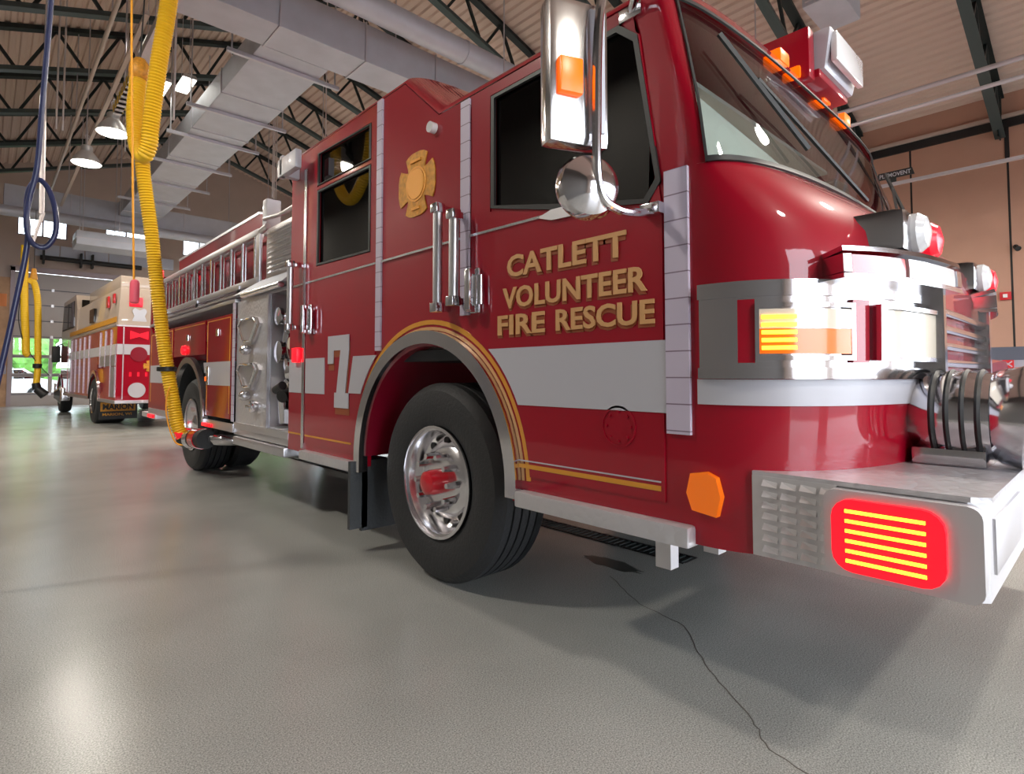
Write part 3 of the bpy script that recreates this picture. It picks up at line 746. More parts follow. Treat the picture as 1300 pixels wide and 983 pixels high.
# --- seam tapes and stripe
def plate(name, m_, pts, x=X0 - .007, th=.004, par=FE, holes=()):
    return MB().prism(pts, 0, x, x - th, holes).build(name, m_, par, None)
plate('seam_strip', 'seam_tape', [(.992, .90), (.992, 1.82), (1.082, 1.82), (1.082, .90)], X0, .014)
plate('seam_strip', 'seam_tape', [(2.185, 1.40), (2.185, 2.49), (2.255, 2.49), (2.255, 1.40)], X0, .012)
plate('seam_strip', 'seam_tape', [(3.04, 1.25), (3.04, 2.80), (3.10, 2.80), (3.10, 1.25)], X0, .012)
plate('hinge_strip', 'polished_alu', [(4.14, .56), (4.14, 2.66), (4.185, 2.66), (4.185, .56)], X0, .012)
SX = X0 - .007
plate('white_stripe', 'white_tape', [(1.084, .97), (1.084, 1.225)] + list(reversed(arch_pts(.97, 1.225, -1, .815, 6))), SX)
plate('white_stripe', 'white_tape', arch_pts(.985, 1.225, 1, .815, 6) + [(3.38, 1.225), (3.44, .985)], SX)
plate('white_stripe', 'white_tape', [(3.80, .97), (3.80, 1.225), (4.12, 1.225), (4.12, .97)], SX)
plate('white_stripe', 'white_tape', [(4.20, .97), (4.20, 1.225), (4.44, 1.225), (4.44, .97)], X0)
# belt moulding (thin bright line) front and rear
for a, b in ((1.09, 2.18), (2.26, 3.035), (3.105, 4.14), (4.19, 4.44)):
    MB().box(X0 - .012, X0, a, b, 1.785 if a > 2 else 1.785, 1.797).build('belt_moulding', 'polished_alu', FE, None) if a > 2 else None
MB().hexa([(X0 - .013, 1.62, 1.778), (X0, 1.62, 1.778), (X0, 2.18, 1.785), (X0 - .013, 2.18, 1.785), (X0 - .013, 1.62, 1.79), (X0, 1.62, 1.79), (X0, 2.18, 1.797), (X0 - .013, 2.18, 1.797)]).build('belt_moulding', 'polished_alu', FE, None)
m_ = MB().prism([(1.44, 1.765), (1.46, 1.795), (1.62, 1.80), (1.70, 1.78), (1.62, 1.755), (1.50, 1.75)], 0, X0 - .007, X0 - .02); m_.build('paddle_latch', 'brushed_alu', dF, None)
# gold pinstripes
def stripe(pts, w=.012, par=FE, x=SX, m='gold_leaf'):
    mb = MB()
    for a, b in zip(pts, pts[1:]):
        d = Vector((b[0] - a[0], b[1] - a[1])); L = d.length
        if L < 1e-5: continue
        n = Vector((-d.y, d.x)) / L * w / 2; q = [(a[0] + n.x, a[1] + n.y), (a[0] - n.x, a[1] - n.y), (b[0] - n.x, b[1] - n.y), (b[0] + n.x, b[1] + n.y)]
        mb.hexa([(x - .003, *p) for p in q] + [(x, *p) for p in q])
    return mb.build('pinstripe', m, par, None)
stripe([(1.11, .705), (1.83, .705)], .018)
stripe([(1.11, .728), (1.83, .728)], .005, m='white_tape')
stripe([(3.40, .66), (4.12, .66)], .012)
stripe([(4.19, .66), (4.44, .66)], .012, x=X0)
mb = MB()
ang = [k / 40 for k in range(41)]
def ring(mb, r0, r1, xa, xb, cy=AC, cz=AZ, a0=0, a1=180, n=40):
    P = [(cy + r1 * cos(R_(a0 + (a1 - a0) * i / n)), cz + r1 * sin(R_(a0 + (a1 - a0) * i / n))) for i in range(n + 1)] + [(cy + r0 * cos(R_(a1 + (a0 - a1) * i / n)), cz + r0 * sin(R_(a1 + (a0 - a1) * i / n))) for i in range(n + 1)]
    return mb.prism(P, 0, xa, xb)
ring(MB(), .775, .80, X0, X0 - .004, a0=3, a1=177).build('pinstripe', 'gold_leaf', FE, None)
ring(MB(), .745, .762, X0, X0 - .003, a0=3, a1=177).build('pinstripe', 'letter_gold', FE, None)
# lettering
def side_text(s, y0, y1, zb, zt, skew, name, x=SX, m='letter_gold', th=.006, bold=.022, par=dF, shadow=True):
    w = y0 - y1
    d = Vector((0, -1, skew)); 
    if shadow: MB().text(s, (x, y0 + .004, zb - .012), d, (0, 0, 1), w, zt - zb, .003, bold + .03).build(name + '_outline', 'letter_edge', par, None)
    return MB().text(s, (x - .003, y0, zb), d, (0, 0, 1), w, zt - zb, th, bold).build(name, m, par, None)
side_text('CATLETT', 1.90, 1.245, 1.545, 1.645, 0, 'lettering')
side_text('VOLUNTEER', 1.93, 1.155, 1.405, 1.50, 0, 'lettering')
side_text('FIRE', 1.965, 1.665, 1.285, 1.375, 0, 'lettering')
side_text('RESCUE', 1.60, 1.125, 1.285, 1.375, 0, 'lettering')
# the 7
def seven(x, m, dy=0, dz=0, th=.006):
    P = [(3.735, 1.37), (3.735, 1.18), (3.655, 1.18), (3.655, 1.27), (3.545, 1.27), (3.60, .985), (3.63, .985), (3.63, .885), (3.43, .885), (3.43, .985), (3.475, .985), (3.43, 1.27), (3.43, 1.37)]
    MB().prism([(a + dy, b + dz) for a, b in P], 0, x, x - th).build('number_seven', m, dR, None)
seven(SX, 'letter_edge', -.004, -.045, .003); seven(SX - .004, 'white_tape')
# Maltese cross emblem
def cross(cx, cz, r, x, par, m, th=.006, kz=1.0):
    P = []
    for q in range(4):
        a = q * 90
        for da, rr in ((-34, 1.0), (-24, 1.0), (-12, .98), (0, .96), (12, .98), (24, 1.0), (34, 1.0), (39, .72), (45, .60), (51, .72)):
            P.append((cx + r * rr * cos(R_(a + da)), cz + r * kz * rr * sin(R_(a + da))))
    return MB().prism(P, 0, x, x - th).build('emblem', m, par, None)
cross(2.668, 2.175, .19, X0, FE, 'gold_dull')
mb = MB().cyl((X0 - .006, 2.668, 2.175), (X0 - .012, 2.668, 2.175), .085, seg=28); ring(mb, .088, .10, X0 - .006, X0 - .010, 2.668, 2.175, 0, 359.9, 40)
mb.box(X0 - .013, X0 - .006, 2.62, 2.72, 2.30, 2.315).box(X0 - .013, X0 - .006, 2.63, 2.71, 2.03, 2.045); mb.build('emblem_centre', 'gold_leaf', FE, None)
# round fuel-door rosette on the lower front door
mb = MB(); ring(mb, .070, .078, SX, SX - .004, 1.29, .91, 0, 359.9, 40); 
for k in range(8): mb.cyl((SX, 1.29 + .055 * cos(k * pi / 4), .91 + .055 * sin(k * pi / 4)), (SX - .006, 1.29 + .055 * cos(k * pi / 4), .91 + .055 * sin(k * pi / 4)), .006, seg=8)
mb.build('speaker_grille', 'paint_red', dF)
# grab handles and latches
def grab(y, z0, z1, x=X0):
    m_ = MB(); m_.cyl((x - .075, y, z0 + .03), (x - .075, y, z1 - .03), .024, seg=14); h = m_.build('grab_handle', 'brushed_alu', FE)
    for z in (z0, z1 - .05):
        m_ = MB(); m_.box(x - .105, x - .05, y - .030, y + .030, z, z + .05, .008).box(x - .06, x, y - .018, y + .018, z + .008, z + .042, .004)
        m_.build('mounting', 'chrome', h)
grab(2.36, 1.42, 1.98); grab(4.27, 1.44, 1.97)
grab(2.225, 1.44, 1.92, X0 - .0)
def latch(y, par):
    m_ = MB().box(X0 - .03, X0 - .007, y - .035, y + .035, 1.40, 1.62, .01); m_.cyl((X0 - .03, y - .045, 1.44), (X0 - .03, y - .045, 1.58), .02, seg=12); m_.box(X0 - .07, X0 - .03, y - .02, y + .02, 1.585, 1.615, .004).box(X0 - .07, X0 - .03, y - .02, y + .02, 1.405, 1.435, .004).box(X0 - .085, X0 - .065, y - .03, y + .01, 1.41, 1.61, .008)
    m_.build('door_latch', 'chrome', par)
latch(2.12, dF); latch(4.04, dR)
MB().box(X0 - .04, X0, 4.215, 4.315, 1.20, 1.31, .01).build('side_marker', 'red_glow', FE)
MB().cyl((X0 - .035, 2.50, 2.44), (X0 - .0, 2.50, 2.44), .03, seg=14).build('cab_light', 'clear_lens', FE)
mb = MB().box(X0 - .14, X0, 4.30, 4.36, 2.62, 2.78, .01).box(X0 - .14, X0 - .09, 4.05, 4.40, 2.62, 2.76, .012); mb.build('side_scene_light', 'white_tape', FE)
# arches
m_ = MB(); ring(m_, .672, .742, X0 + .02, X0 - .04); m_.box(X0 - .04, X0 + .02, AC - .742, AC - .672, .56, .60).box(X0 - .04, X0 + .02, AC + .672, AC + .742, .50, .60); m_.build('wheel_arch', 'chrome', FE)
def well(cy, cz, m):
    P = [(cy + .68 * cos(pi * i / 24), cz + .68 * sin(pi * i / 24)) for i in range(25)]
    mb = MB().slab([[(x, y, z) for y, z in P] for x in (X0 + .0, X0 + .75)], .02)
    mb.prism(P, 0, X0 + .74, X0 + .76); return mb.build('wheel_well', m, FE)
well(AC, AZ, 'paint_maroon')
# running boards
def board(y0, y1, z0=.53, z1=.60):
    MB().box(X0 - .05, X0 + .25, y0, y1, z0, z1, .012).build('running_board', 'tread_plate', FE)
board(.985, AC - .742); board(AC + .742, 4.13, .49, .555)
MB().box(X0 + .28, X0 + .34, 1.05, 1.11, .43, .56).build('step_bracket', 'brushed_alu', FE, None)
MB().box(X0 + .0, X0 + .05, 1.08, 1.14, .43, .53).build('step_bracket', 'brushed_alu', FE, None)
# amber corner marker
MB().prism([(.985, .655), (1.005, .71), (.99, .775), (.935, .785), (.90, .77), (.885, .71), (.90, .645)], 0, X0 + .01, X0 - .022).build('corner_marker', 'amber_lens', FE)
MB().box(X0 - .06, X0 + .06, 3.30, 3.33, .14, .56).build('mud_flap', 'tread_rubber', FE, None)
MB().box(X0 + .02, X0 + .48, 3.30, 3.33, .12, .56).build('mud_flap', 'tread_rubber', FE, None)
# --- wheels
def tyre(cy, xo, sgn, par, r=.53, w=.32, front=True, local=False, name='wheel'):
    """xo: outer face, sgn +1 when inside lies towards +x"""
    c = (xo, cy, r)
    prof = [(.30, .02), (.33, .005), (.42, -.008), (.49, .004), (.517, .03), (.53, .05)]
    tr = []
    for k in range(5):
        a = .05 + k * .055; tr += [(.53, a), (.53, a + .042), (.512, a + .044), (.512, a + .053)]
    prof += tr[1:-2] + [(.53, .27)] + [(.517, .29), (.49, .316), (.42, .325), (.30, .30)]
    s_ = r / .53
    t = MB().lathe([(a * s_, b) for a, b in prof], c, 0, 56, sgn, False)
    T = t.build(name, 'rubber', par, 30)
    lug = MB()
    for k in range(64):
        a = 2 * pi * k / 64
        for off in (.055, .28):
            p = Vector((xo + sgn * off, cy + r * cos(a) * .997, r + r * sin(a) * .997)); q = p + Vector((sgn * .02, 0, 0))
    if front:
        rim = [(.285, -.004), (.30, .0), (.298, .012), (.275, .02), (.262, .05), (.255, .10), (.235, .115), (.20, .075), (.165, .055), (.12, .05), (.05, .05)]
        hubr = [(.068, .05), (.068, -.02), (.06, -.05), (.04, -.062), (.01, -.064)]
    else:
        rim = [(.285, -.004), (.30, .0), (.298, .012), (.275, .02), (.262, .06), (.25, .16), (.22, .20), (.16, .21), (.05, .21)]
        hubr = [(.12, .21), (.12, .06), (.11, .04), (.06, .025), (.01, .025)]
    MB().lathe([(a * s_, b) for a, b in rim], c, 0, 40, sgn, False).build('rim', 'rim_alu', T, 30)
    MB().lathe([(a * s_, b) for a, b in hubr], c, 0, 28, sgn, False).build('hub', 'red_lens' if front else 'chrome', T, 40)
    lr = .142; lx = .05 if front else .21
    for k in range(10):
        a = 2 * pi * k / 10; p = (xo + sgn * lx, cy + lr * cos(a), r + lr * sin(a)); q = (xo + sgn * (lx - .075), p[1], p[2])
        MB().cyl(p, q, .021, .015, 6).build('lug_nut', 'chrome', T, None)
    hh = MB()
    for k in range(10):
        a = 2 * pi * (k + .5) / 10; rr = .215; xx = .092 if front else .202
        hh.cyl((xo + sgn * (xx + .002), cy + rr * cos(a), r + rr * sin(a)), (xo + sgn * (xx - .012), cy + rr * cos(a), r + rr * sin(a)), .021, seg=12)
    hh.build('hand_hole', 'black', T)
    return T
W1 = tyre(2.53, X0 + .03, 1, FE); tyre(2.53, X1 - .03, -1, FE)
RY = 7.42
tyre(RY, X0 + .03, 1, FE, front=False); tyre(RY, X1 - .03, -1, FE, front=False)
for xo, s in ((X0 + .39, 1), (X1 - .39, -1)):
    MB().lathe([(.28, .02), (.42, 0), (.49, .01), (.53, .05), (.53, .26), (.49, .31), (.42, .32), (.28, .30)], (xo, RY, .53), 0, 40, s).build('wheel', 'rubber', FE)
MB().cyl((X0 + .3, 2.53, .53), (X1 - .3, 2.53, .53), .09).cyl((X0 + .3, RY, .53), (X1 - .3, RY, .53), .11).ball((XC, RY, .53), .22).build('axle', 'chassis', FE)
MB().box(2.50, 2.60, .95, 9.3, .62, .90).box(3.35, 3.45, .95, 9.3, .62, .90).box(2.6, 3.35, 1.2, 2.6, .58, 1.15).box(2.2, 3.75, 4.5, 6.5, .56, .75).build('chassis_frame', 'chassis', FE, None)
# --- nose trim
bez_ = (.05, .62)
mb = MB(); n = 26
def frame_patch(mb, pa, pb, za, zb, wz, wp, off, th):
    patch(mb, pa, pb, za, za + wz, off, th, 24, 2); patch(mb, pa, pb, zb - wz, zb, off, th, 24, 2)
    patch(mb, pa, pa + wp, za + wz, zb - wz, off, th, 3, 4); patch(mb, pb - wp, pb, za + wz, zb - wz, off, th, 3, 4)
TH = -.03
for side in (0, 1):
    f = (lambda p: p) if not side else (lambda p: pi - p)
    def P(a, b): return (f(a), f(b)) if not side else (f(b), f(a))
    m_ = MB(); pa, pb = P(.02, 1.38); patch(m_, pa, pb, 1.35, 1.40, .0, -.024, 30, 3); patch(m_, pa, pb, 1.09, 1.125, 0, -.024, 30, 3); patch(m_, pa, pb, 1.125, 1.35, 0, -.012, 30, 4)
    B = m_.build('headlight_bezel', 'chrome', FE, 40)
    for q in ((.19, .27), (.75, .84)):
        m_ = MB(); patch(m_, *P(*q), 1.14, 1.34, .012, -.012, 4, 3); m_.build('bezel_insert', 'paint_red', B, 40)
    m_ = MB(); frame_patch(m_, *P(.27, .75), 1.148, 1.327, .014, .02, .012, -.022); m_.build('lamp_frame', 'chrome', B, 40)
    m_ = MB(); patch(m_, *P(.285, .735), 1.168, 1.245, .012, -.02, 14, 3); m_.build('turn_lamp', 'amber_lens', B, 40)
    m_ = MB(); patch(m_, *P(.285, .735), 1.246, 1.307, .012, -.02, 14, 3); m_.build('clear_lamp', 'lens_cream', B, 40)
    m_ = MB()
    for j in range(5): patch(m_, *P(.30, .46), 1.180 + j * .024, 1.192 + j * .024, .031, -.005, 8, 1)
    m_.build('led_row', 'led_yellow', B, None)
    # headlights wrap onto the front; a slim lamp shelf and a warning box sit above them
    hl = MB(); frame_patch(hl, *P(.86, 1.30), 1.148, 1.327, .014, .03, .012, -.04); hl.build('lamp_frame', 'chrome', B, 40)
    hl = MB(); patch(hl, *P(.88, 1.28), 1.163, 1.312, .012, -.028, 14, 3); hl.build('headlight', 'lens_cream', B, 40)
    sh = MB(); patch(sh, *P(.62, 1.34), 1.395, 1.41, .0, -.09, 24, 1); patch(sh, *P(.62, 1.34), 1.465, 1.48, 0, -.09, 24, 1); patch(sh, *P(.62, .66), 1.41, 1.465, 0, -.09, 2, 1); patch(sh, *P(1.30, 1.34), 1.41, 1.465, 0, -.09, 2, 1)
    S_ = sh.build('lamp_shelf', 'chrome', FE, 40)
    sh = MB(); patch(sh, *P(.67, .95), 1.412, 1.463, .0, -.08, 10, 2); sh.build('lens', 'red_lens', S_, 40)
    sh = MB(); patch(sh, *P(.96, 1.29), 1.412, 1.463, .0, -.085, 10, 2); sh.build('lens', 'clear_lens', S_, 40)
    xs = (2.34, 3.61)[side]
    bx_ = MB().box(xs - .21, xs + .21, .455, .66, 1.50, 1.645, .035).build('warning_box', 'chrome', FE)
    MB().lathe([(.066, 0), (.066, .02), (.05, .04), (.01, .05)], (xs - .09, .46, 1.572), 1, 24, -1).build('lens', 'clear_lens', bx_)
    MB().lathe([(.066, 0), (.066, .02), (.05, .04), (.01, .05)], (xs + .09, .46, 1.572), 1, 24, -1).build('lens', 'red_glow_soft', bx_)
for q in ((.01, 1.34), (pi - 1.34, pi - .01)):
    m_ = MB(); patch(m_, *q, 1.005, 1.088, .0, -.006, 36, 2); m_.build('white_stripe', 'white_tape', FE, 40)
# grille between
mb = MB()
for j in range(9): mb.box(XC - .48, XC + .48, .43, .47, .82 + j * .062, .85 + j * .062, .008)
mb.box(XC - .52, XC - .48, .42, .50, .80, 1.40).box(XC + .48, XC + .52, .42, .50, .80, 1.40); mb.build('grille', 'chrome', FE)
# --- bumper
bo = [(X0 + .03, .80), (X0 + .03, .27), (X0 + .06, .235), (X1 - .06, .235), (X1 - .03, .27), (X1 - .03, .80), (X1 - .12, .80), (X0 + .12, .80)]
MB().prism(bo, 2, .545, .79).build('bumper', 'satin_alu', FE, 30)
m_ = MB().prism([(X0 + .02, .80), (X0 + .02, .262), (X0 + .05, .225), (X1 - .05, .225), (X1 - .02, .262), (X1 - .02, .80)], 2, .79, .803); m_.build('bumper_deck', 'tread_plate', FE, 30)
# side plate with raised louvre ribs
m_ = MB().box(X0 + .018, X0 + .03, .56, .80, .545, .79)
for i in range(4):
    for j in range(7):
        y = .765 - i * .055; z = .565 + j * .033
        m_.hexa([(X0 + .002, y, z), (X0 + .02, y, z), (X0 + .02, y - .042, z - .004), (X0 + .012, y - .042, z - .004), (X0 + .016, y, z + .016), (X0 + .02, y, z + .016), (X0 + .02, y - .042, z + .012), (X0 + .018, y - .042, z + .012)])
m_.build('louvred_side_plate', 'satin_alu', FE, None)
m_ = MB().prism([(q[0], q[1]) for q in rrect(.235, .585, .553, .785, .03)], 0, X0 + .03, X0 - .012); L_ = m_.build('warning_light_bezel', 'satin_alu', FE)
m_ = MB().prism(rrect(.305, .56, .572, .765, .05), 0, X0 - .012, X0 - .03); m_.build('warning_light', 'red_glow', L_)
m_ = MB()
for j in range(6):
    z = .597 + j * .0265
    m_.box(X0 - .034, X0 - .028, .345, .525, z, z + .0085)
m_.build('led_row', 'led_yellow', L_, None)
for x in (X0 + .12, X1 - .62): MB().box(x, x + .5, .228, .236, .60, .74, .003).build('bumper_recess', 'brushed_alu', FE)
# mechanical siren on the bumper deck and hose tray
m_ = MB().lathe([(.03, -.20), (.10, -.19), (.125, -.13), (.146, -.10), (.154, .0), (.142, .07), (.154, .09), (.166, .15), (.162, .18), (.138, .185), (.125, .13), (.02, .10)], (2.44, .36, .965), 1, 36, -1); sr = m_.build('siren', 'chrome', FE)
m_ = MB().box(2.32, 2.56, .30, .50, .803, .86, .01)
m_.build('siren_base', 'chrome', sr)
m_ = MB()
for q in (-.085, -.045, -.005, .035): m_.lathe([(.153, q), (.158, q + .008), (.153, q + .016)], (2.44, .36, .965), 1, 36, -1)
m_.build('siren_rings', 'black', sr)
m_ = MB().box(2.86, 3.70, .27, .60, .803, .90, .02); m_.build('hose_tray', 'tread_plate', FE)
for x in (3.95,): MB().tube(bez([(x, .50, .80), (x, .48, .95), (x, .38, 1.0), (x, .30, .95), (x, .28, .80)], 6), .016, 8).build('tow_loop', 'chrome', FE)
for x in (3.80,): MB().cyl((x, .60, .86), (x, .26, .86), .045, .075, 20).cyl((x, .60, .86), (x, .75, .86), .03, .03, 12).build('air_horn', 'chrome', FE)
# --- roof marker lights and brow scene light
for x in (2.79, 3.02, 3.37, 3.74):
    y = nose(math.acos(max(-1, min(1, -(abs((x - XC) / HW) ** (PN / 2)) * (1 if x > XC else -1) * -1)) ) if False else pi / 2, 2.56)[1]
    t_ = abs((x - XC) / HW); ys, yc = lvl(2.56); yy = ys - (ys - yc) * (1 - t_ ** PN) ** (1 / PN)
    MB().box(x - .055, x + .055, yy + .0, yy + .09, rz1(x) - .045, rz1(x) + .022, .014).build('roof_marker', 'amber_glow', FE)
m_ = MB().hexa([(3.08, .98, 2.66), (3.52, .98, 2.66), (3.52, 1.30, 2.66), (3.08, 1.30, 2.66), (3.05, .94, 2.86), (3.55, .94, 2.86), (3.50, 1.22, 2.88), (3.10, 1.22, 2.88)], .02); b_ = m_.build('brow_light', 'white_tape', FE)
MB().box(3.09, 3.51, .925, .955, 2.69, 2.84, .006).build('lens', 'clear_lens', b_)
MB().box(2.98, 3.06, 1.02, 1.30, 2.60, 2.86, .01).box(3.06, 3.50, 1.0, 1.30, 2.62, 2.665, .01).build('mounting', 'paint_red', b_)
mb = MB()
for s in (0,):
    mb.box(2.2, 3.75, 1.62, 1.95, 2.66, 2.80, .04)
lb = mb.build('light_bar', 'red_glow_soft', FE); MB().box(2.7, 3.25, 1.61, 1.96, 2.668, 2.81, .03).build('clear_section', 'clear_lens', lb)
# --- mirror
m_ = MB()
m_.tube(bez([(X0, 1.22, 2.47), (1.66, 1.14, 2.49), (1.52, 1.13, 2.45), (1.455, 1.14, 2.30), (1.455, 1.155, 1.95), (1.465, 1.155, 1.72), (1.54, 1.14, 1.66), (1.68, 1.12, 1.67), (X0, 1.12, 1.69)], 8), .016, 10)
m_.box(1.735, X0, 1.17, 1.27, 2.44, 2.49, .004).box(1.70, X0, 1.08, 1.16, 1.67, 1.71, .004)
mr = m_.build('mirror_arm', 'chrome', FE)
def rot_box(cx, cy, cz, w, d, h, ang, bev, name, m, par):
    mb = MB().box(-w / 2, w / 2, -d / 2, d / 2, -h / 2, h / 2, bev)
    bmesh.ops.transform(mb.bm, verts=mb.bm.verts, matrix=Matrix.Translation((cx, cy, cz)) @ Matrix.Rotation(R_(ang), 4, 'Z'))
    return mb.build(name, m, par)
rot_box(1.435, 1.235, 2.11, .23, .085, .50, -20, .03, 'mirror_head', 'mirror_back', mr)
rot_box(1.375, 1.20, 2.08, .085, .03, .12, -20, .008, 'turn_lamp', 'amber_glow', mr)
rot_box(1.48, 1.175, 2.12, .06, .02, .42, -20, .006, 'reflector_strip', 'white_tape', mr)
mb = MB().lathe([(.108, .04), (.112, .02), (.10, -.01), (.06, -.035), (.01, -.045)], (0, 0, 0), 1, 36, 1)
bmesh.ops.transform(mb.bm, verts=mb.bm.verts, matrix=Matrix.Translation((1.465, 1.195, 1.735)) @ Matrix.Rotation(R_(-30), 4, 'Z')); mb.build('convex_mirror', 'chrome', mr)
# left mirror
m_ = MB().tube(bez([(X1, 1.22, 2.45), (4.35, 1.12, 2.47), (4.45, 1.10, 2.30), (4.45, 1.10, 1.80), (4.35, 1.12, 1.70), (X1, 1.15, 1.70)], 8), .016, 10); ml = m_.build('mirror_arm', 'chrome', FE)
MB().box(4.36, 4.58, 1.12, 1.20, 1.85, 2.3, .03).build('mirror_head', 'mirror_back', ml)

# ------------------------------------------------------------------ pump section and body
# right-hand (near) panel
MB().box(X0 + .012, X0 + .03, 4.95, 5.765, .66, 1.80).build('pump_panel', 'tread_plate', FE, None)
MB().box(X0 - .005, X0 + .05, 4.45, 5.765, .60, .66).box(X0 + .0, X0 + .03, 4.45, 5.765, .545, .60, .004).build('pump_sill', 'brushed_alu', FE)
MB().box(X0 - .03, X0 + .2, 4.46, 5.70, .46, .535, .01).build('running_board', 'brushed_alu', FE)
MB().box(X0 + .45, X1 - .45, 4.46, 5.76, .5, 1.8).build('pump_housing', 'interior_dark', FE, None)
MB().box(X0 + .03, X0 + .45, 4.925, 4.95, .66, 1.80).box(X0 + .03, X0 + .45, 4.46, 5.76, 1.80, 1.83).box(X0 + .03, X0 + .45, 4.46, 4.93, .63, .67).box(X0 + .0, X0 + .02, 4.93, 4.955, .66, 1.8).build('pump_bay_frame', 'brushed_alu', FE, None)
MB().box(X1 - .03, X1, 4.45, 5.765, .55, 1.80).build('left_pump_panel', 'tread_plate', FE, None)
# intake caps with long handles
def cap_(y, z):
    m_ = MB().prism([(y + .27, z + .06), (y + .22, z + .11), (y + .10, z + .13), (y - .10, z + .13), (y - .22, z + .11), (y - .27, z + .06), (y - .13, z - .08), (y - .06, z - .12), (y + .06, z - .12), (y + .13, z - .08)], 0, X0 + .012, X0 - .012); c_ = m_.build('discharge_plate', 'brushed_alu', FE)
    m_ = MB().tube([(X0 - .03, y + a, z + b) for a, b in ((.24, .06), (.17, .11), (-.17, .11), (-.24, .06), (-.09, -.09), (.09, -.09), (.24, .06))], .012, 8); m_.build('pull_handle', 'chrome', c_)
    m_ = MB().lathe([(.035, 0), (.045, .02), (.045, .06), (.03, .08), (.01, .085)], (X0 + .0, y, z - .17), 0, 16, -1).cyl((X0 - .06, y - .06, z - .17), (X0 - .06, y + .06, z - .17), .014); m_.build('drain_cap', 'chrome', c_)
cap_(5.36, 1.50); cap_(5.36, 1.09)
m_ = MB().lathe([(.05, 0), (.055, .02), (.05, .05), (.01, .06)], (X0 + .01, 5.20, .83), 0, 18, -1).cyl((X0 - .05, 5.12, .83), (X0 - .05, 5.28, .83), .012); m_.build('drain_valve', 'chrome', FE)
# piping inside the open bay
m_ = MB()
m_.tube(bez([(1.95, 4.64, .7), (1.93, 4.66, 1.0), (1.85, 4.62, 1.15), (2.05, 4.62, 1.4), (2.0, 4.6, 1.75)], 8), .065, 14)
m_.cyl((2.2, 4.65, 1.58), (1.84, 4.62, 1.54), .075, .085, 20).cyl((2.2, 4.62, 1.22), (1.80, 4.65, 1.18), .07, .06, 20).lathe([(.02, -.02), (.11, 0), (.11, .03), (.02, .04)], (1.84, 4.63, 1.55), 0, 22, -1)
m_.tube(bez([(1.88, 4.86, .70), (1.86, 4.84, .95), (1.92, 4.80, 1.12), (1.88, 4.84, 1.35), (1.95, 4.82, 1.78)], 8), .045, 12)
m_.lathe([(.02, -.02), (.09, 0), (.09, .03), (.02, .04)], (1.82, 4.80, 1.30), 0, 20, -1).lathe([(.02, -.02), (.075, 0), (.075, .03), (.02, .04)], (1.82, 4.82, 1.60), 0, 20, -1)
m_.build('pump_piping', 'chrome', FE)
MB().cyl((1.98, 4.75, .98), (1.76, 4.62, .93), .055, .05, 18).build('suction_valve', 'black', FE)
MB().cyl((1.78, 4.66, 1.02), (1.78, 4.80, .98), .035).build('valve_handle', 'black', FE)
MB().box(1.84, 1.92, 4.56, 4.78, .70, .82, .01).build('gauge_block', 'brushed_alu', FE)
MB().cyl((1.84, 4.55, 1.36), (1.79, 4.55, 1.36), .05, seg=18).cyl((1.84, 4.72, 1.0), (1.80, 4.72, 1.0), .035, seg=16).build('gauge', 'lens_cream', FE)
# louvred box above the bay and its hood
m_ = MB().box(1.83, 3.9, 4.50, 5.22, 1.97, 2.42, .01); lb_ = m_.build('louvred_cabinet', 'brushed_alu', FE)
m_ = MB()
for j in range(9):
    z = 2.0 + j * .044; m_.hexa([(1.80, 4.56, z), (1.83, 4.56, z), (1.83, 5.12, z), (1.80, 5.12, z), (1.825, 4.56, z + .03), (1.83, 4.56, z + .03), (1.83, 5.12, z + .03), (1.825, 5.12, z + .03)])
m_.build('louvre', 'polished_alu', lb_, None)
MB().hexa([(1.72, 4.55, 1.86), (2.1, 4.55, 1.86), (2.1, 5.78, 1.86), (1.72, 5.78, 1.86), (1.83, 4.55, 1.97), (2.1, 4.55, 1.97), (2.1, 5.35, 1.97), (1.83, 5.35, 1.97)]).build('panel_hood', 'duct', FE, None)
MB().cyl((1.73, 4.60, 1.84), (1.73, 5.52, 1.84), .028, seg=12).build('hood_lamp', 'polished_alu', FE)
# body
BZ = 1.80
for xa, xb in ((X0, X0 + .04), (X1 - .04, X1)):
    P = [(5.77, .60), (RY - .66, .60)] + [(RY - .66 * cos(pi * k / 22), .60 + .66 * sin(pi * k / 22)) for k in range(23)] + [(RY + .66, .60), (9.55, .60), (9.55, BZ), (5.77, BZ)]
    MB().prism(P, 0, xa, xb).build('body_side', 'paint_red', FE, 30)
MB().box(X0, X1, 9.55, 9.62, .60, 2.55).build('body_rear', 'paint_red', FE, None)
MB().box(X0 + .04, X1 - .04, 5.77, 5.80, .62, BZ).box(X0 + .04, X1 - .04, 5.8, 9.55, 1.62, 1.66).build('body_bulkhead', 'brushed_alu', FE, None)
MB().box(X0 - .015, X0 + .34, 5.76, 9.58, BZ, BZ + .035, .004).box(X1 - .34, X1 + .015, 5.76, 9.58, BZ, BZ + .035, .004).build('body_top_deck', 'brushed_alu', FE)
for a, b in ((5.765, 6.75), (8.10, 9.55)): MB().box(X0 - .012, X0, a, b, .56, .64).build('body_sill', 'brushed_alu', FE, None)
MB().box(X0 - .02, X1 + .02, 9.05, 9.95, .50, .57, .01).build('rear_step', 'brushed_alu', FE)
MB().box(X0 - .045, X0 - .02, 9.12, 9.42, .515, .56).build('step_light', 'red_glow', FE, None)
MB().box(X0 - .03, X0 - .012, 6.42, 6.75, .565, .60, .004).build('side_marker', 'red_glow', FE)
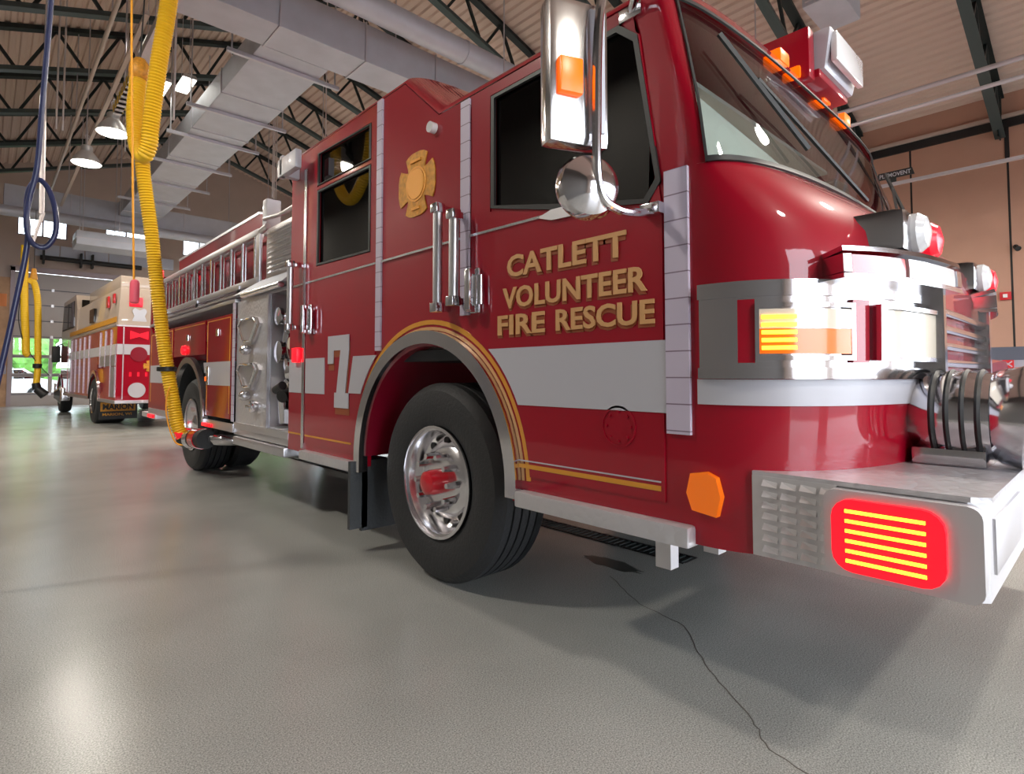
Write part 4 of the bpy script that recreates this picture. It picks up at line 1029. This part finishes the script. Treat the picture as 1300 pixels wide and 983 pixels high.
# compartment doors
for y0, y1, z0, z1 in ((5.86, 6.68, .68, 1.70), (6.74, 8.12, 1.33, 1.70), (8.18, 9.46, .68, 1.70)):
    P = [(y0, z0), (y1, z0), (y1, z1), (y0, z1)]
    d_ = MB().prism(P, 0, X0, X0 - .012).build('compartment_door', 'paint_red', FE, None)
    stripe([(y0 + .03, z0 + .05), (y0 + .03, z1 - .03), (y1 - .03, z1 - .03), (y1 - .03, z0 + .05)] if z0 < 1 else [(y0 + .03, z1 - .03), (y1 - .03, z1 - .03)], .010, d_, X0 - .012)
    yc = (y0 + y1) / 2
    MB().box(X0 - .03, X0 - .012, yc - .04, yc + .04, z1 - .20, z1 - .12, .008).build('door_latch', 'chrome', d_)
    if z0 < 1: MB().box(X0 - .030, X0 - .012, y1 - .13 if y0 < 7 else y0 + .1, y1 - .05 if y0 < 7 else y0 + .18, 1.0, 1.2, .01).build('d_handle', 'chrome', d_)
plate('white_stripe', 'white_tape', [(5.87, 1.0), (5.87, 1.24), (6.67, 1.24), (6.67, 1.0)], X0 - .012)
plate('white_stripe', 'white_tape', [(8.19, 1.0), (8.19, 1.24), (9.45, 1.24), (9.45, 1.0)], X0 - .012)
plate('white_stripe', 'white_tape', [(6.69, 1.13), (6.69, 1.24), (6.82, 1.24), (6.79, 1.13)], X0)
plate('corner_trim', 'seam_tape', [(5.772, .66), (5.772, 1.80), (5.84, 1.80), (5.84, .66)], X0, .008)
m_ = MB(); ring(m_, .645, .715, X0 + .02, X0 - .03, RY, .60); m_.build('wheel_arch', 'polished_alu', FE)
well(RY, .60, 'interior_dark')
MB().lathe([(.05, 0), (.06, .01), (.05, .05), (.01, .06)], (X0, 7.56, 1.42 - .02), 0, 20, -1).build('warning_light', 'red_glow', FE)
MB().box(X0 - .03, X0, 6.60, 6.68, 1.04, 1.09, .006).build('amber_marker', 'amber_glow', FE)
# tank and hose bed, red
MB().box(X0 + .36, X1 - .36, 5.30, 9.50, 1.66, 2.50).build('tank_box', 'paint_red', FE, None)
MB().prism([(5.80, 2.48), (9.52, 2.48), (9.52, 2.80), (6.15, 2.80), (5.80, 2.74)], 0, 2.08, 2.12).prism([(5.80, 2.48), (9.52, 2.48), (9.52, 2.80), (6.15, 2.80), (5.80, 2.74)], 0, 3.84, 3.88).build('hose_bed_side', 'paint_red', FE, None)
MB().box(2.07, 2.13, 6.15, 9.52, 2.80, 2.83).build('bed_rail', 'brushed_alu', FE, None)
m_ = MB().box(2.0, 2.14, 5.72, 5.84, 2.50, 2.86, .01); m_.build('telescoping_light', 'white_tape', FE)
MB().cyl((2.0, 5.78, 2.66), (1.95, 5.2, 2.58), .02).cyl((1.95, 5.2, 2.58), (1.95, 4.5, 2.60), .02).build('light_pole', 'brushed_alu', FE)
MB().box(1.77, 1.87, 9.5, 9.62, 1.83, 2.55, .02).build('rear_light_tower', 'brushed_alu', FE)
MB().lathe([(.07, 0), (.07, .08), (.05, .11), (.01, .12)], (1.82, 9.56, 2.55), 2, 18, 1).build('rear_beacon', 'red_glow', FE)
# round air bottle cap on the red front of the tank
m_ = MB().lathe([(.18, 0), (.17, .03), (.12, .045), (.01, .05)], (X0 + .36, 5.60, 2.22), 0, 28, -1); m_.build('tank_cover', 'paint_red', FE)
# ------------------------------------------------------------------ ladder on the engine's side (lifts off: its own thing)
LD = empty('ground_ladder', (1.87, 7.3, 1.96))
for x in (1.83, 1.90):
    for nm, z in (('side_rail', 2.43), ('side_rail', 1.98)):
        MB().box(x - .018, x + .018, 5.40 + (x - 1.83) * 2, 9.45, z - .032, z + .032, .006).build(nm, 'brushed_alu', LD)
    y = 5.50
    while y < 9.4:
        MB().cyl((x, y + (x - 1.83) * 2, 2.01), (x, y + (x - 1.83) * 2, 2.40), .017, seg=10).build('rung', 'polished_alu', LD); y += .355
MB().box(1.815, 1.845, 5.36, 5.46, 1.95, 2.46, .01).build('end_foot', 'brushed_alu', LD)
MB().cyl((1.83, 5.36, 2.43), (1.83, 5.20, 2.45), .03, .026, 12).cyl((1.9, 5.36, 1.98), (1.9, 5.2, 1.98), .03).build('end_cap', 'brushed_alu', LD)
tag(LD, 'aluminium ground ladder racked on edge along the side of the fire engine', 'ladder')
m_ = MB()
for y in (5.9, 7.4, 8.9): m_.box(1.80, 2.115, y - .03, y + .03, 1.905, 1.945).box(2.08, 2.112, y - .03, y + .03, 1.90, 2.5).box(1.80, 1.815, y - .03, y + .03, 1.90, 1.98)
m_.box(1.80, 2.0, 5.5, 9.4, 1.885, 1.905); m_.build('ladder_rack', 'brushed_alu', FE, None)
# exhaust tailpipe
m_ = MB().tube(bez([(2.6, 6.35, .42), (2.1, 6.35, .42), (1.85, 6.40, .43), (1.68, 6.62, .44)], 8), .06, 16); m_.build('tailpipe', 'chrome', FE)

# ------------------------------------------------------------------ yellow exhaust hose
HN = empty('exhaust_hose', (1.2, 6.8, .3))
def corrugated(P, r, amp, pitch, seg=20):
    P = resample(bez(P, 30), pitch / 4); 
    return MB().tube(P, r, seg, rf=lambda i: r + amp * (1, .35, -.7, .35)[i % 4])
up = [(1.27, 6.3, 6.0), (1.25, 6.3, 5.2), (1.225, 6.32, 4.75), (1.165, 6.4, 4.1), (1.14, 6.5, 3.6), (1.135, 6.55, 3.40), (1.10, 6.62, 3.30), (1.06, 6.72, 3.45), (1.05, 6.8, 3.8), (1.075, 6.84, 4.15)]
corrugated(up, .072, .007, .030).build('upper_loop', 'yellow_hose', HN, 60)
lo = [(1.10, 6.90, 4.20), (1.12, 6.92, 3.8), (1.16, 6.95, 3.25), (1.25, 6.98, 2.65), (1.33, 7.0, 2.0), (1.42, 7.0, 1.3), (1.50, 6.98, .82), (1.545, 6.96, .55), (1.60, 6.93, .42)]
corrugated(lo, .064, .0065, .028).build('lower_hose', 'yellow_hose', HN, 60)
MB().lathe([(.06, -.10), (.09, -.06), (.10, 0), (.09, .08), (.05, .14)], (1.09, 6.86, 4.25), 2, 20, 1).build('saddle', 'gold_dull', HN)
MB().cyl((1.09, 6.86, 4.38), (1.16, 6.9, 6.2), .008, seg=6).build('balancer_cable', 'black', HN)
MB().lathe([(.085, -.025), (.095, -.02), (.095, .02), (.085, .025)], (1.435, 7.0, 1.17), 2, 24, 1).build('rubber_bumper_ring', 'black', HN)
MB().tube(bez([(1.60, 6.96, .42), (1.62, 6.90, .40), (1.645, 6.80, .42)], 6), .08, 18).build('elbow', 'black', HN)
MB().cyl((1.635, 6.83, .42), (1.665, 6.74, .435), .10, .098, 24).build('nozzle_collar', 'polished_alu', HN)
MB().cyl((1.665, 6.74, .435), (1.70, 6.46, .445), .105, .10, 24).build('nozzle', 'black', HN)
MB().cyl((1.673, 6.70, .437), (1.685, 6.56, .44), .108, .108, 24).build('nozzle_band', 'red_lens', HN)
MB().cyl((1.60, 6.93, .50), (1.60, 6.97, .36), .10, .06, 18).build('red_cuff', 'red_glow_soft', HN)
MB().tube(bez([(1.52, 6.95, 1.0), (1.44, 6.92, .95), (1.42, 6.9, .7), (1.50, 6.86, .40), (1.62, 6.80, .36)], 8), .008, 8).build('air_line', 'yellow_rope', HN)
tag(HN, 'thick ribbed yellow exhaust hose looping from the roof down to the rear wheel', 'exhaust hose')
# a third hose slung in the left bay: the photo shows it mirrored in the rear door window
t = empty('exhaust_hose', (-1.5, 10, 4.4))
corrugated([(-1.5, 9.1, 7.2), (-1.5, 9.15, 5.6), (-1.5, 9.4, 4.8), (-1.5, 9.9, 4.45), (-1.5, 10.4, 4.8), (-1.5, 10.6, 5.6), (-1.5, 10.65, 7.2)], .10, .009, .05, 14).build('hose_loop', 'yellow_hose', t, 60)
tag(t, 'yellow hose loop of the left bay, seen mirrored in the rear door window', 'exhaust hose')
# exhaust rail above it, with hazard-marked end
t = empty('exhaust_rail', (1.53, 10, 5.6))
MB().box(1.47, 1.59, 5.5, 11.6, 5.56, 5.68).build('rail_beam', 'strut', t, None)
m_ = MB()
for k in range(8): m_.hexa([(1.462, 10.0 + k * .2, 5.56), (1.598, 10.0 + k * .2, 5.56), (1.598, 10.1 + k * .2, 5.56), (1.462, 10.1 + k * .2, 5.56), (1.462, 10.06 + k * .2, 5.69), (1.598, 10.06 + k * .2, 5.69), (1.598, 10.16 + k * .2, 5.69), (1.462, 10.16 + k * .2, 5.69)])
m_.build('hazard_marking', 'hazard', t, None)
m_ = MB()
for y in (6.0, 8.5, 11.2): m_.cyl((1.575, y, 5.66), (1.575, y, rz_deck(1.575) - .04), .014, seg=6)
m_.build('hanger_rod', 'strut', t)
MB().box(1.1, 1.6, 6.2, 6.45, 5.9, 6.1, .02).build('hose_trolley', 'dark_steel', t)
tag(t, 'overhead exhaust rail with yellow and black end marks behind the near yellow hose', 'exhaust rail')
# pull cord with pink handle
t = empty('pull_cord', (.96, 6.0, 1.75))
MB().tube(bez([(.86, 6.0, 6.6), (.875, 6.0, 4.6), (.92, 6.0, 3.0), (.955, 6.0, 1.95)], 6), .009, 8).build('cord', 'yellow_rope', t)
MB().lathe([(.022, 0), (.036, .01), (.038, .04), (.038, .18), (.030, .205), (.012, .215)], (.962, 6.0, 1.745), 2, 20, 1).build('handle', 'pink_handle', t)
tag(t, 'thin orange pull cord with a pink cylindrical handle, left of the near yellow hose', 'pull cord')
# air hose with a knot loop
t = empty('air_hose', (.15, 4, 1.2))
P = [(.225, 4, 4.6), (.218, 4, 3.6), (.208, 4, 3.1), (.19, 4, 2.6), (.178, 4, 2.25), (.150, 4, 2.06), (.140, 3.98, 1.95), (.150, 3.97, 1.85), (.18, 3.96, 1.80), (.225, 3.96, 1.80), (.262, 3.96, 1.88), (.258, 3.98, 2.02), (.225, 4.02, 2.14), (.185, 4.04, 2.18), (.150, 4.03, 2.12), (.140, 4.02, 2.0), (.150, 4.0, 1.87), (.140, 4.0, 1.72), (.118, 4, 1.55), (.085, 4, 1.3), (.045, 4, 1.02), (.00, 4, .70), (-.10, 3.98, .30), (-.22, 3.9, .03), (-.5, 3.8, .022), (-.9, 3.9, .022)]
MB().tube(bez(P, 8), .0135, 12).build('hose_run', 'blue_hose', t)
MB().cyl((.225, 4, 4.6), (.226, 4, 8.2), .012, seg=8).build('drop_line', 'blue_hose', t)
tag(t, 'dark blue air hose hanging with a knotted loop at the left edge of the photo', 'air hose')
# white drop pole beside it
t = empty('drop_pole', (.6, 12, 3.3))
MB().cyl((.585, 12, 5.8), (.61, 12, 3.75), .035, seg=12).cyl((.585, 12, 5.8), (.58, 12, 8.5), .02, seg=8).build('pole', 'white_pole', t)
MB().cyl((.63, 12, 3.78), (.50, 12.0, 3.20), .03, .02, 10).build('bent_end', 'white_pole', t)
tag(t, 'slim whitish drop pole hanging behind the knotted blue hose', 'pole')
# more hanging cords near the lamps
k = 0
for x, y, z in ((.88, 14, 5.9), (.98, 14, 5.9), (2.15, 15, 6.1), (2.3, 15, 6.1), (1.95, 9.5, 4.9), (2.72, 13.5, 6.2), (5.2, 14.5, 5.6), (5.6, 15.5, 5.2), (6.2, 17.0, 5.6), (5.9, 13.0, 5.3)):
    single(MB().cyl((x, y, z), (x, y, rz_deck(x) - .05), .016, seg=8), 'hanging_cord', 'white_pole',
           ['left cord of the pair hanging left of the lamps', 'right cord of the pair hanging left of the lamps', 'pale rod hanging behind the lit lamps, left of the next one', 'pale rod hanging behind the lit lamps, right of its neighbour', 'long pale rod hanging beside the orange pull cord', 'pale rod hanging just left of the long air duct', 'pale rod right of the long air duct, nearest to it', 'pale rod right of the long air duct, second from it', 'pale rod hanging far back above the ladder', 'pale rod hanging above the raised cab roof, rightmost of the row'][k], 'hanging rod'); k += 1
# far yellow hose by the door
t = empty('exhaust_hose', (.9, 20, .5))
corr = lambda P, r: corrugated(P, r, .006, .05, 14)
corr([(.70, 20, 4.6), (.70, 20, 4.1), (.73, 20, 3.0), (.78, 20, 2.1), (.80, 20, 1.72), (.86, 20.02, 1.66)], .085).build('left_strand', 'yellow_hose', t, 60)
corr([(.80, 20, 3.6), (.86, 20, 3.68), (.93, 20, 3.55), (1.0, 20, 3.1), (1.03, 20, 2.2), (1.05, 20, 1.3), (1.03, 20, .85)], .075).build('right_strand', 'yellow_hose', t, 60)
MB().cyl((1.04, 20, 1.42), (1.04, 20, 1.30), .1, seg=16).build('clamp_ring', 'black', t)
MB().cyl((1.02, 20, .9), (1.05, 20, .74), .09, .10, 16).cyl((1.05, 20, .74), (1.22, 19.95, .56), .10, .12, 18).build('nozzle', 'black', t)
MB().cyl((.90, 20, 4.0), (.90, 20, 3.7), .05, .09, 14).build('saddle', 'gold_dull', t)
MB().cyl((.90, 20, 4.0), (.90, 20, 5.6), .008, seg=6).tube(bez([(.66, 20, 3.4), (.62, 19.95, 2.6), (.78, 19.95, 1.9), (1.1, 19.95, 1.35), (1.3, 19.95, 1.1)], 8), .012, 6).build('cable', 'black', t)
tag(t, 'far yellow exhaust hose hanging in two strands before the back door', 'exhaust hose')
# small items at the left jamb
t = empty('door_control', (.45, YB - .13, 1.2)); MB().box(.38, .55, YB - .22, YB - .12, 1.15, 1.45, .02).build('housing', 'band_grey', t); MB().cyl((.46, YB - .22, 1.35), (.46, YB - .24, 1.35), .03).cyl((.46, YB - .22, 1.24), (.46, YB - .24, 1.24), .03).build('button', 'red_paint_flat', t)
tag(t, 'small grey control box on the wooden wall left of the back door', 'control box')
single(MB().box(.30, .50, YB - .15, YB - .12, 3.55, 4.0, .01), 'notice_board', 'orange_sign', 'small orange-brown plate high on the wooden wall left of the back door', 'plate')
# ------------------------------------------------------------------ rescue truck
RT = empty('rescue_truck', (1.94, 13.8, 0), False, .0304)
tag(RT, 'red and cream rescue truck parked at the back, its rear toward the camera', 'rescue truck')
W_ = 2.35
# lower red body with wheel arch; local x: 0..W_, y: 0 rear .. 8 front
def rside(xa, xb):
    P = [(0, .55), (1.9, .55)] + [(2.45 - .58 * cos(pi * k / 16), .55 + .60 * sin(pi * k / 16)) for k in range(17)] + [(3.1, .55), (6.6, .55), (6.6, 2.12), (0, 2.12)]
    return MB().prism(P, 0, xa, xb)
rs = rside(0, .05); rs.build('body_side', 'paint_red', RT, None); rside(W_ - .05, W_).build('body_side', 'paint_red', RT, None)
MB().box(.05, W_ - .05, .0, .05, .55, 2.12).build('rear_panel', 'paint_red', RT, None)
MB().box(.05, W_ - .05, 6.5, 6.6, .55, 2.12).box(.05, W_ - .05, .05, 6.5, 1.2, 1.24).build('body_core', 'chassis', RT, None)
# upper cream body
MB().hexa([(0, 0, 2.12), (W_, 0, 2.12), (W_, 5.6, 2.12), (0, 5.6, 2.12), (.06, .12, 2.92), (W_ - .06, .12, 2.92), (W_ - .06, 5.6, 2.92), (.06, 5.6, 2.92)], .03).build('upper_body', 'paint_cream', RT)
MB().box(.12, W_ - .12, .5, 4.3, 2.92, 3.22, .03).build('roof_box', 'paint_cream', RT)
cb = MB().prism([(5.3, 2.12), (8.2, 2.12), (8.15, 2.5), (7.85, 3.28), (5.55, 3.30), (5.3, 2.9)], 0, .0, W_).prism([(6.6, .55), (7.9, .55), (8.2, 1.2), (8.2, 2.12), (6.6, 2.12)], 0, 0, W_).build('crew_cab', 'paint_cream', RT, 30)
MB().prism([(5.75, 2.45), (7.9, 2.45), (7.75, 3.15), (5.75, 3.15)], 0, -.015, .0).build('cab_window', 'glass_dark', cb, None)
MB().box(-.02, -.0, 6.75, 6.85, 2.45, 3.15).box(-.02, 0, 5.7, 7.9, 2.42, 2.46).build('window_frame', 'black', cb, None)
MB().prism([(6.7, .62), (7.8, .62), (8.05, 1.2), (8.05, 2.1), (6.7, 2.1)], 0, -.01, 0).build('cab_door', 'paint_red', cb, None)
MB().box(.1, .6, 5.30, 5.36, 2.95, 3.15).build('rear_cab_window', 'glass_dark', cb, None)
# hood
MB().prism([(8.2, .75), (9.3, .75), (9.35, 1.2), (9.2, 1.55), (8.2, 1.85)], 0, .15, W_ - .15).build('hood', 'paint_maroon', RT, 30)
MB().box(-.03, W_ + .03, 9.2, 9.5, .5, .85, .04).build('bumper', 'chrome', RT)
MB().box(-.06, .15, 7.35, 7.75, .35, .75, .03).build('fuel_tank', 'polished_alu', RT)
MB().prism([(8.1 + .62 * cos(pi * k / 16), .52 + .62 * sin(pi * k / 16)) for k in range(17)] + [(8.1 + .54 * cos(pi * (16 - k) / 16), .52 + .54 * sin(pi * (16 - k) / 16)) for k in range(17)], 0, -.03, .25).build('front_fender', 'paint_maroon', RT, 40)
for y in (8.1,):
    T = MB().lathe([(.28, .02), (.42, 0), (.49, .01), (.52, .05), (.52, .22), (.49, .27), (.28, .27)], (-.02, y, .52), 0, 36, 1).build('wheel', 'rubber', RT); MB().lathe([(.28, 0), (.27, -.01), (.16, -.08), (.09, -.16), (.01, -.16)], (.0, y, .52), 0, 24, 1, False).build('rim', 'chrome', T)
    T = MB().lathe([(.28, .02), (.42, 0), (.49, .01), (.52, .05), (.52, .22), (.49, .27), (.28, .27)], (W_ + .02, y, .52), 0, 36, -1).build('wheel', 'rubber', RT)
T = MB().lathe([(.28, .02), (.42, 0), (.49, .01), (.52, .05), (.52, .55), (.49, .60), (.28, .60)], (-.02, 2.45, .52), 0, 36, 1).build('wheel', 'rubber', RT)
MB().lathe([(.29, -.005), (.28, .02), (.25, .10), (.12, .12), (.11, .03), (.01, .02)], (-.02, 2.45, .52), 0, 28, 1, False).build('rim', 'chrome', T)
MB().lathe([(.28, .02), (.42, 0), (.49, .01), (.52, .05), (.52, .55), (.49, .60), (.28, .60)], (W_ + .02, 2.45, .52), 0, 36, -1).build('wheel', 'rubber', RT)
MB().cyl((.2, 2.45, .52), (W_ - .2, 2.45, .52), .1).box(.7, .8, .2, 9, .5, .75).box(1.55, 1.65, .2, 9, .5, .75).build('chassis_frame', 'chassis', RT)
MB().prism([(2.45 + .66 * cos(pi * k / 16), .55 + .68 * sin(pi * k / 16)) for k in range(17)] + [(2.45 + .58 * cos(pi * (16 - k) / 16), .55 + .60 * sin(pi * (16 - k) / 16)) for k in range(17)], 0, -.025, .02).build('wheel_arch', 'chrome', RT, 40)
MB().box(-.02, W_ + .02, -.03, .12, .53, .60, .01).box(-.02, .05, .1, 1.85, .53, .60).box(-.02, .05, 3.1, 7.8, .53, .60).build('rub_rail', 'brushed_alu', RT)
MB().box(-.012, 0, .06, 6.55, 1.53, 1.74).build('side_stripe', 'white_tape', RT, None)
MB().box(-.0, W_, -.012, -.001, 1.53, 1.74).build('rear_stripe', 'white_tape', RT, None)
MB().box(-.012, 0, .03, 6.5, 2.10, 2.14).box(-.003, W_ + .003, -.01, 0, 2.10, 2.13).build('belt_rail', 'brushed_alu', RT, None)
MB().box(-.014, 0, .1, 6.4, 2.19, 2.30).build('gold_lettering_band', 'gold_dull', RT, None)
for k, y in enumerate((.55, 1.15, 1.75, 3.2, 3.9, 4.6, 5.3, 6.0)):
    z0 = .66 if y > 3 or y < 1 else 1.28
    MB().box(-.02, 0, y - .03, y + .03, z0, 2.06).build('shutter_rail', 'seam_tape', RT, None)
MB().box(-.016, -.001, .08, 1.70, 1.30, 1.52).build('shutter', 'brushed_alu', RT, None)
MB().box(-.016, -.001, .08, .52, .66, 1.28).build('shutter', 'brushed_alu', RT, None)
for (x, z) in ((.3, 2.62),):
    MB().box(.20, .44, -.0 + .04, .09, 2.52, 2.72, .02).build('tail_warning_lamp', 'red_glow_soft', RT)
m_ = MB().box(-.02, .02, .95, 1.2, 2.55, 2.8, .01).box(-.02, .02, .35, .5, 2.6, 2.8, .01); m_.build('side_warning_lamp', 'red_lens', RT)
MB().box(-.02, .03, 2.6, 3.2, 2.36, 2.68).build('side_window', 'glass_dark', RT, None)
# star-shaped reflection on the cream rear, modelled as a white shape
P = []
for q in range(4):
    a = 45 + q * 90
    for da, rr in ((-14, 1.0), (0, 1.05), (14, 1.0), (45, .62)): P.append((.38 + .15 * rr * cos(R_(a + da)), 2.33 + .19 * rr * sin(R_(a + da))))
MB().prism(P, 1, .015, .045).build('rear_reflection', 'white_tape', RT, None)
m_ = MB().prism([(.22, 1.84), (.22, 2.02), (.38, 1.96), (.54, 2.02), (.54, 1.84), (.38, 1.90)], 1, -.02, 0); m_.build('bow_shaped_lamp', 'red_glow_soft', RT, None)
MB().cyl((.38, 0, 1.54), (.38, -.02, 1.54), .15, seg=28).build('round_badge', 'paint_maroon', RT)
P = []
for q in range(4):
    for da, rr in ((-30, 1), (0, .97), (30, 1), (45, .5)): P.append((.57 + .11 * rr * cos(R_(q * 90 + da)), 1.30 + .12 * rr * sin(R_(q * 90 + da))))
MB().prism(P, 1, -.012, 0).build('emblem', 'gold_dull', RT, None)
MB().cyl((.36, 0, .80), (.36, -.015, .80), .155, seg=28).build('oval_badge', 'white_tape', RT)
m_ = MB(); 
for x in (.22, .36, .50): m_.box(x, x + .04, -.01, 0, 1.08, 1.17)
m_.build('small_red_marking', 'red_glow_soft', RT, None)
MB().box(.10, .12, -.012, 0, .62, 2.09).build('rear_handrail', 'brushed_alu', RT, None)
MB().box(.74, .78, -.03, 0, .7, 2.0).build('rear_reflective_strip', 'red_glow_soft', RT, None)  # red reflective strip, no lamp; its shine is put in as emission
MB().box(-.2, -.0, 8.3, 8.5, 1.5, 2.0, .03).cyl((-.02, 8.1, 2.05), (-.1, 8.4, 1.98), .02).build('mirror', 'black', RT)
MB().box(.0, .72, 1.70, 1.72, .12, .55).build('mud_flap', 'black', RT, None)
MB().box(.02, .68, 1.685, 1.70, .30, .50).build('name_plate', 'gold_dull', RT, None)
MB().text('MARION', (.06, 1.684, .335), (1, 0, 0), (0, 0, 1), .58, .13, .006, .04).build('plate_lettering', 'black', RT, None)
MB().text('MARION, WI', (.06, 1.698, .19), (1, 0, 0), (0, 0, 1), .55, .07, .006, .02).build('plate_lettering', 'gold_dull', RT, None)
MB().lathe([(.04, 0), (.06, .04), (.02, .10)], (.75, .4, .40), 2, 10, 1).build('tow_ball', 'chrome', RT)
# ------------------------------------------------------------------ red pickup in the far bay
PT = empty('pickup_truck', (9.5, 3.4, 0))
tag(PT, 'low red pickup truck with white stripe, barely seen beyond the chrome headlights at right', 'pickup truck')
px = (8.6, 10.4)
MB().prism([(1.05, .5), (1.02, .95), (1.10, 1.30), (2.2, 1.40), (2.75, 1.82), (4.6, 1.84), (4.9, 1.35), (6.2, 1.35), (6.25, .5)], 0, px[0], px[1]).build('pickup_body', 'paint_red', PT, 30)
MB().box(px[0] - .012, px[0], 1.12, 6.2, 1.05, 1.14).build('white_stripe', 'white_tape', PT, None)
m_ = MB().hexa([(px[0] - .012, 1.3, 1.14), (px[0], 1.3, 1.14), (px[0], 1.45, 1.14), (px[0] - .012, 1.45, 1.14), (px[0] - .012, 1.75, 1.33), (px[0], 1.75, 1.33), (px[0], 1.85, 1.33), (px[0] - .012, 1.85, 1.33)]); m_.build('white_slash', 'white_tape', PT, None)
m_ = MB()
for j in range(6): m_.box(px[0] - .012, px[0], 1.05, 1.13, 1.06 + j * .05, 1.085 + j * .05)
m_.build('fender_vent', 'black', PT, None)
MB().box(px[0] - .05, px[1] + .05, .9, 1.1, .48, .72, .04).build('bumper', 'chrome', PT)
MB().prism([(2.5, 1.42), (2.9, 1.75), (4.4, 1.77), (4.6, 1.42)], 0, px[0] - .01, px[0]).build('side_window', 'glass_dark', PT, None)
MB().box(px[0] + .15, px[1] - .15, 1.005, 1.03, .78, 1.15, .01).build('grille', 'black', PT)
for y in (1.95, 5.3):
    for x, s in ((px[0] - .01, 1), (px[1] + .01, -1)):
        T = MB().lathe([(.22, .02), (.36, 0), (.40, .04), (.40, .22), (.36, .25), (.22, .24)], (x, y, .40), 0, 32, s).build('wheel', 'rubber', PT); MB().lathe([(.22, .0), (.2, .04), (.05, .03), (.01, .02)], (x, y, .40), 0, 20, s, False).build('rim', 'polished_alu', T)
# ------------------------------------------------------------------ daylight, camera, world
w = bpy.data.worlds.new('daylight'); SC.world = w; w.use_nodes = True; nt = w.node_tree
bg = nt.nodes['Background']; sky = nt.nodes.new('ShaderNodeTexSky'); sky.sky_type = 'HOSEK_WILKIE'; sky.turbidity = 8; sky.sun_direction = Vector((.3, .2, .9)).normalized()
mx = nt.nodes.new('ShaderNodeMix'); mx.data_type = 'RGBA'; mx.inputs[0].default_value = .85; mx.inputs[7].default_value = (.86, .92, 1.0, 1)
nt.links.new(sky.outputs[0], mx.inputs[6]); nt.links.new(mx.outputs[2], bg.inputs['Color']); bg.inputs['Strength'].default_value = SKY_W
for x0, x1 in ((-1.6, 2.4), (3.4, 10.0), (11.5, 16.2)):
    l = bpy.data.lights.new('doorway_portal', 'AREA'); l.shape = 'RECTANGLE'; l.size = x1 - x0; l.size_y = 4.9; l.cycles.is_portal = True
    o = bpy.data.objects.new('doorway_portal', l); COL.objects.link(o); o.location = ((x0 + x1) / 2, YF - .27, 2.45); o.rotation_euler = (-pi / 2, 0, 0)
cam = bpy.data.cameras.new('camera'); co = bpy.data.objects.new('camera', cam); COL.objects.link(co); SC.camera = co
cam.sensor_fit = 'HORIZONTAL'; cam.sensor_width = 36; cam.lens = 720 / 1300 * 36; cam.shift_y = -(491.5 - 446) / 1300; cam.clip_start = .05; cam.clip_end = 300
co.location = (0, 0, 1.1); co.rotation_euler = (pi / 2 + math.atan(31 / 720), 0, -R_(42.9))
SC.view_settings.view_transform = 'Standard'; SC.view_settings.look = 'None'; SC.view_settings.gamma = 1; SC.view_settings.exposure = EXPO; SC.view_settings.use_curve_mapping = False
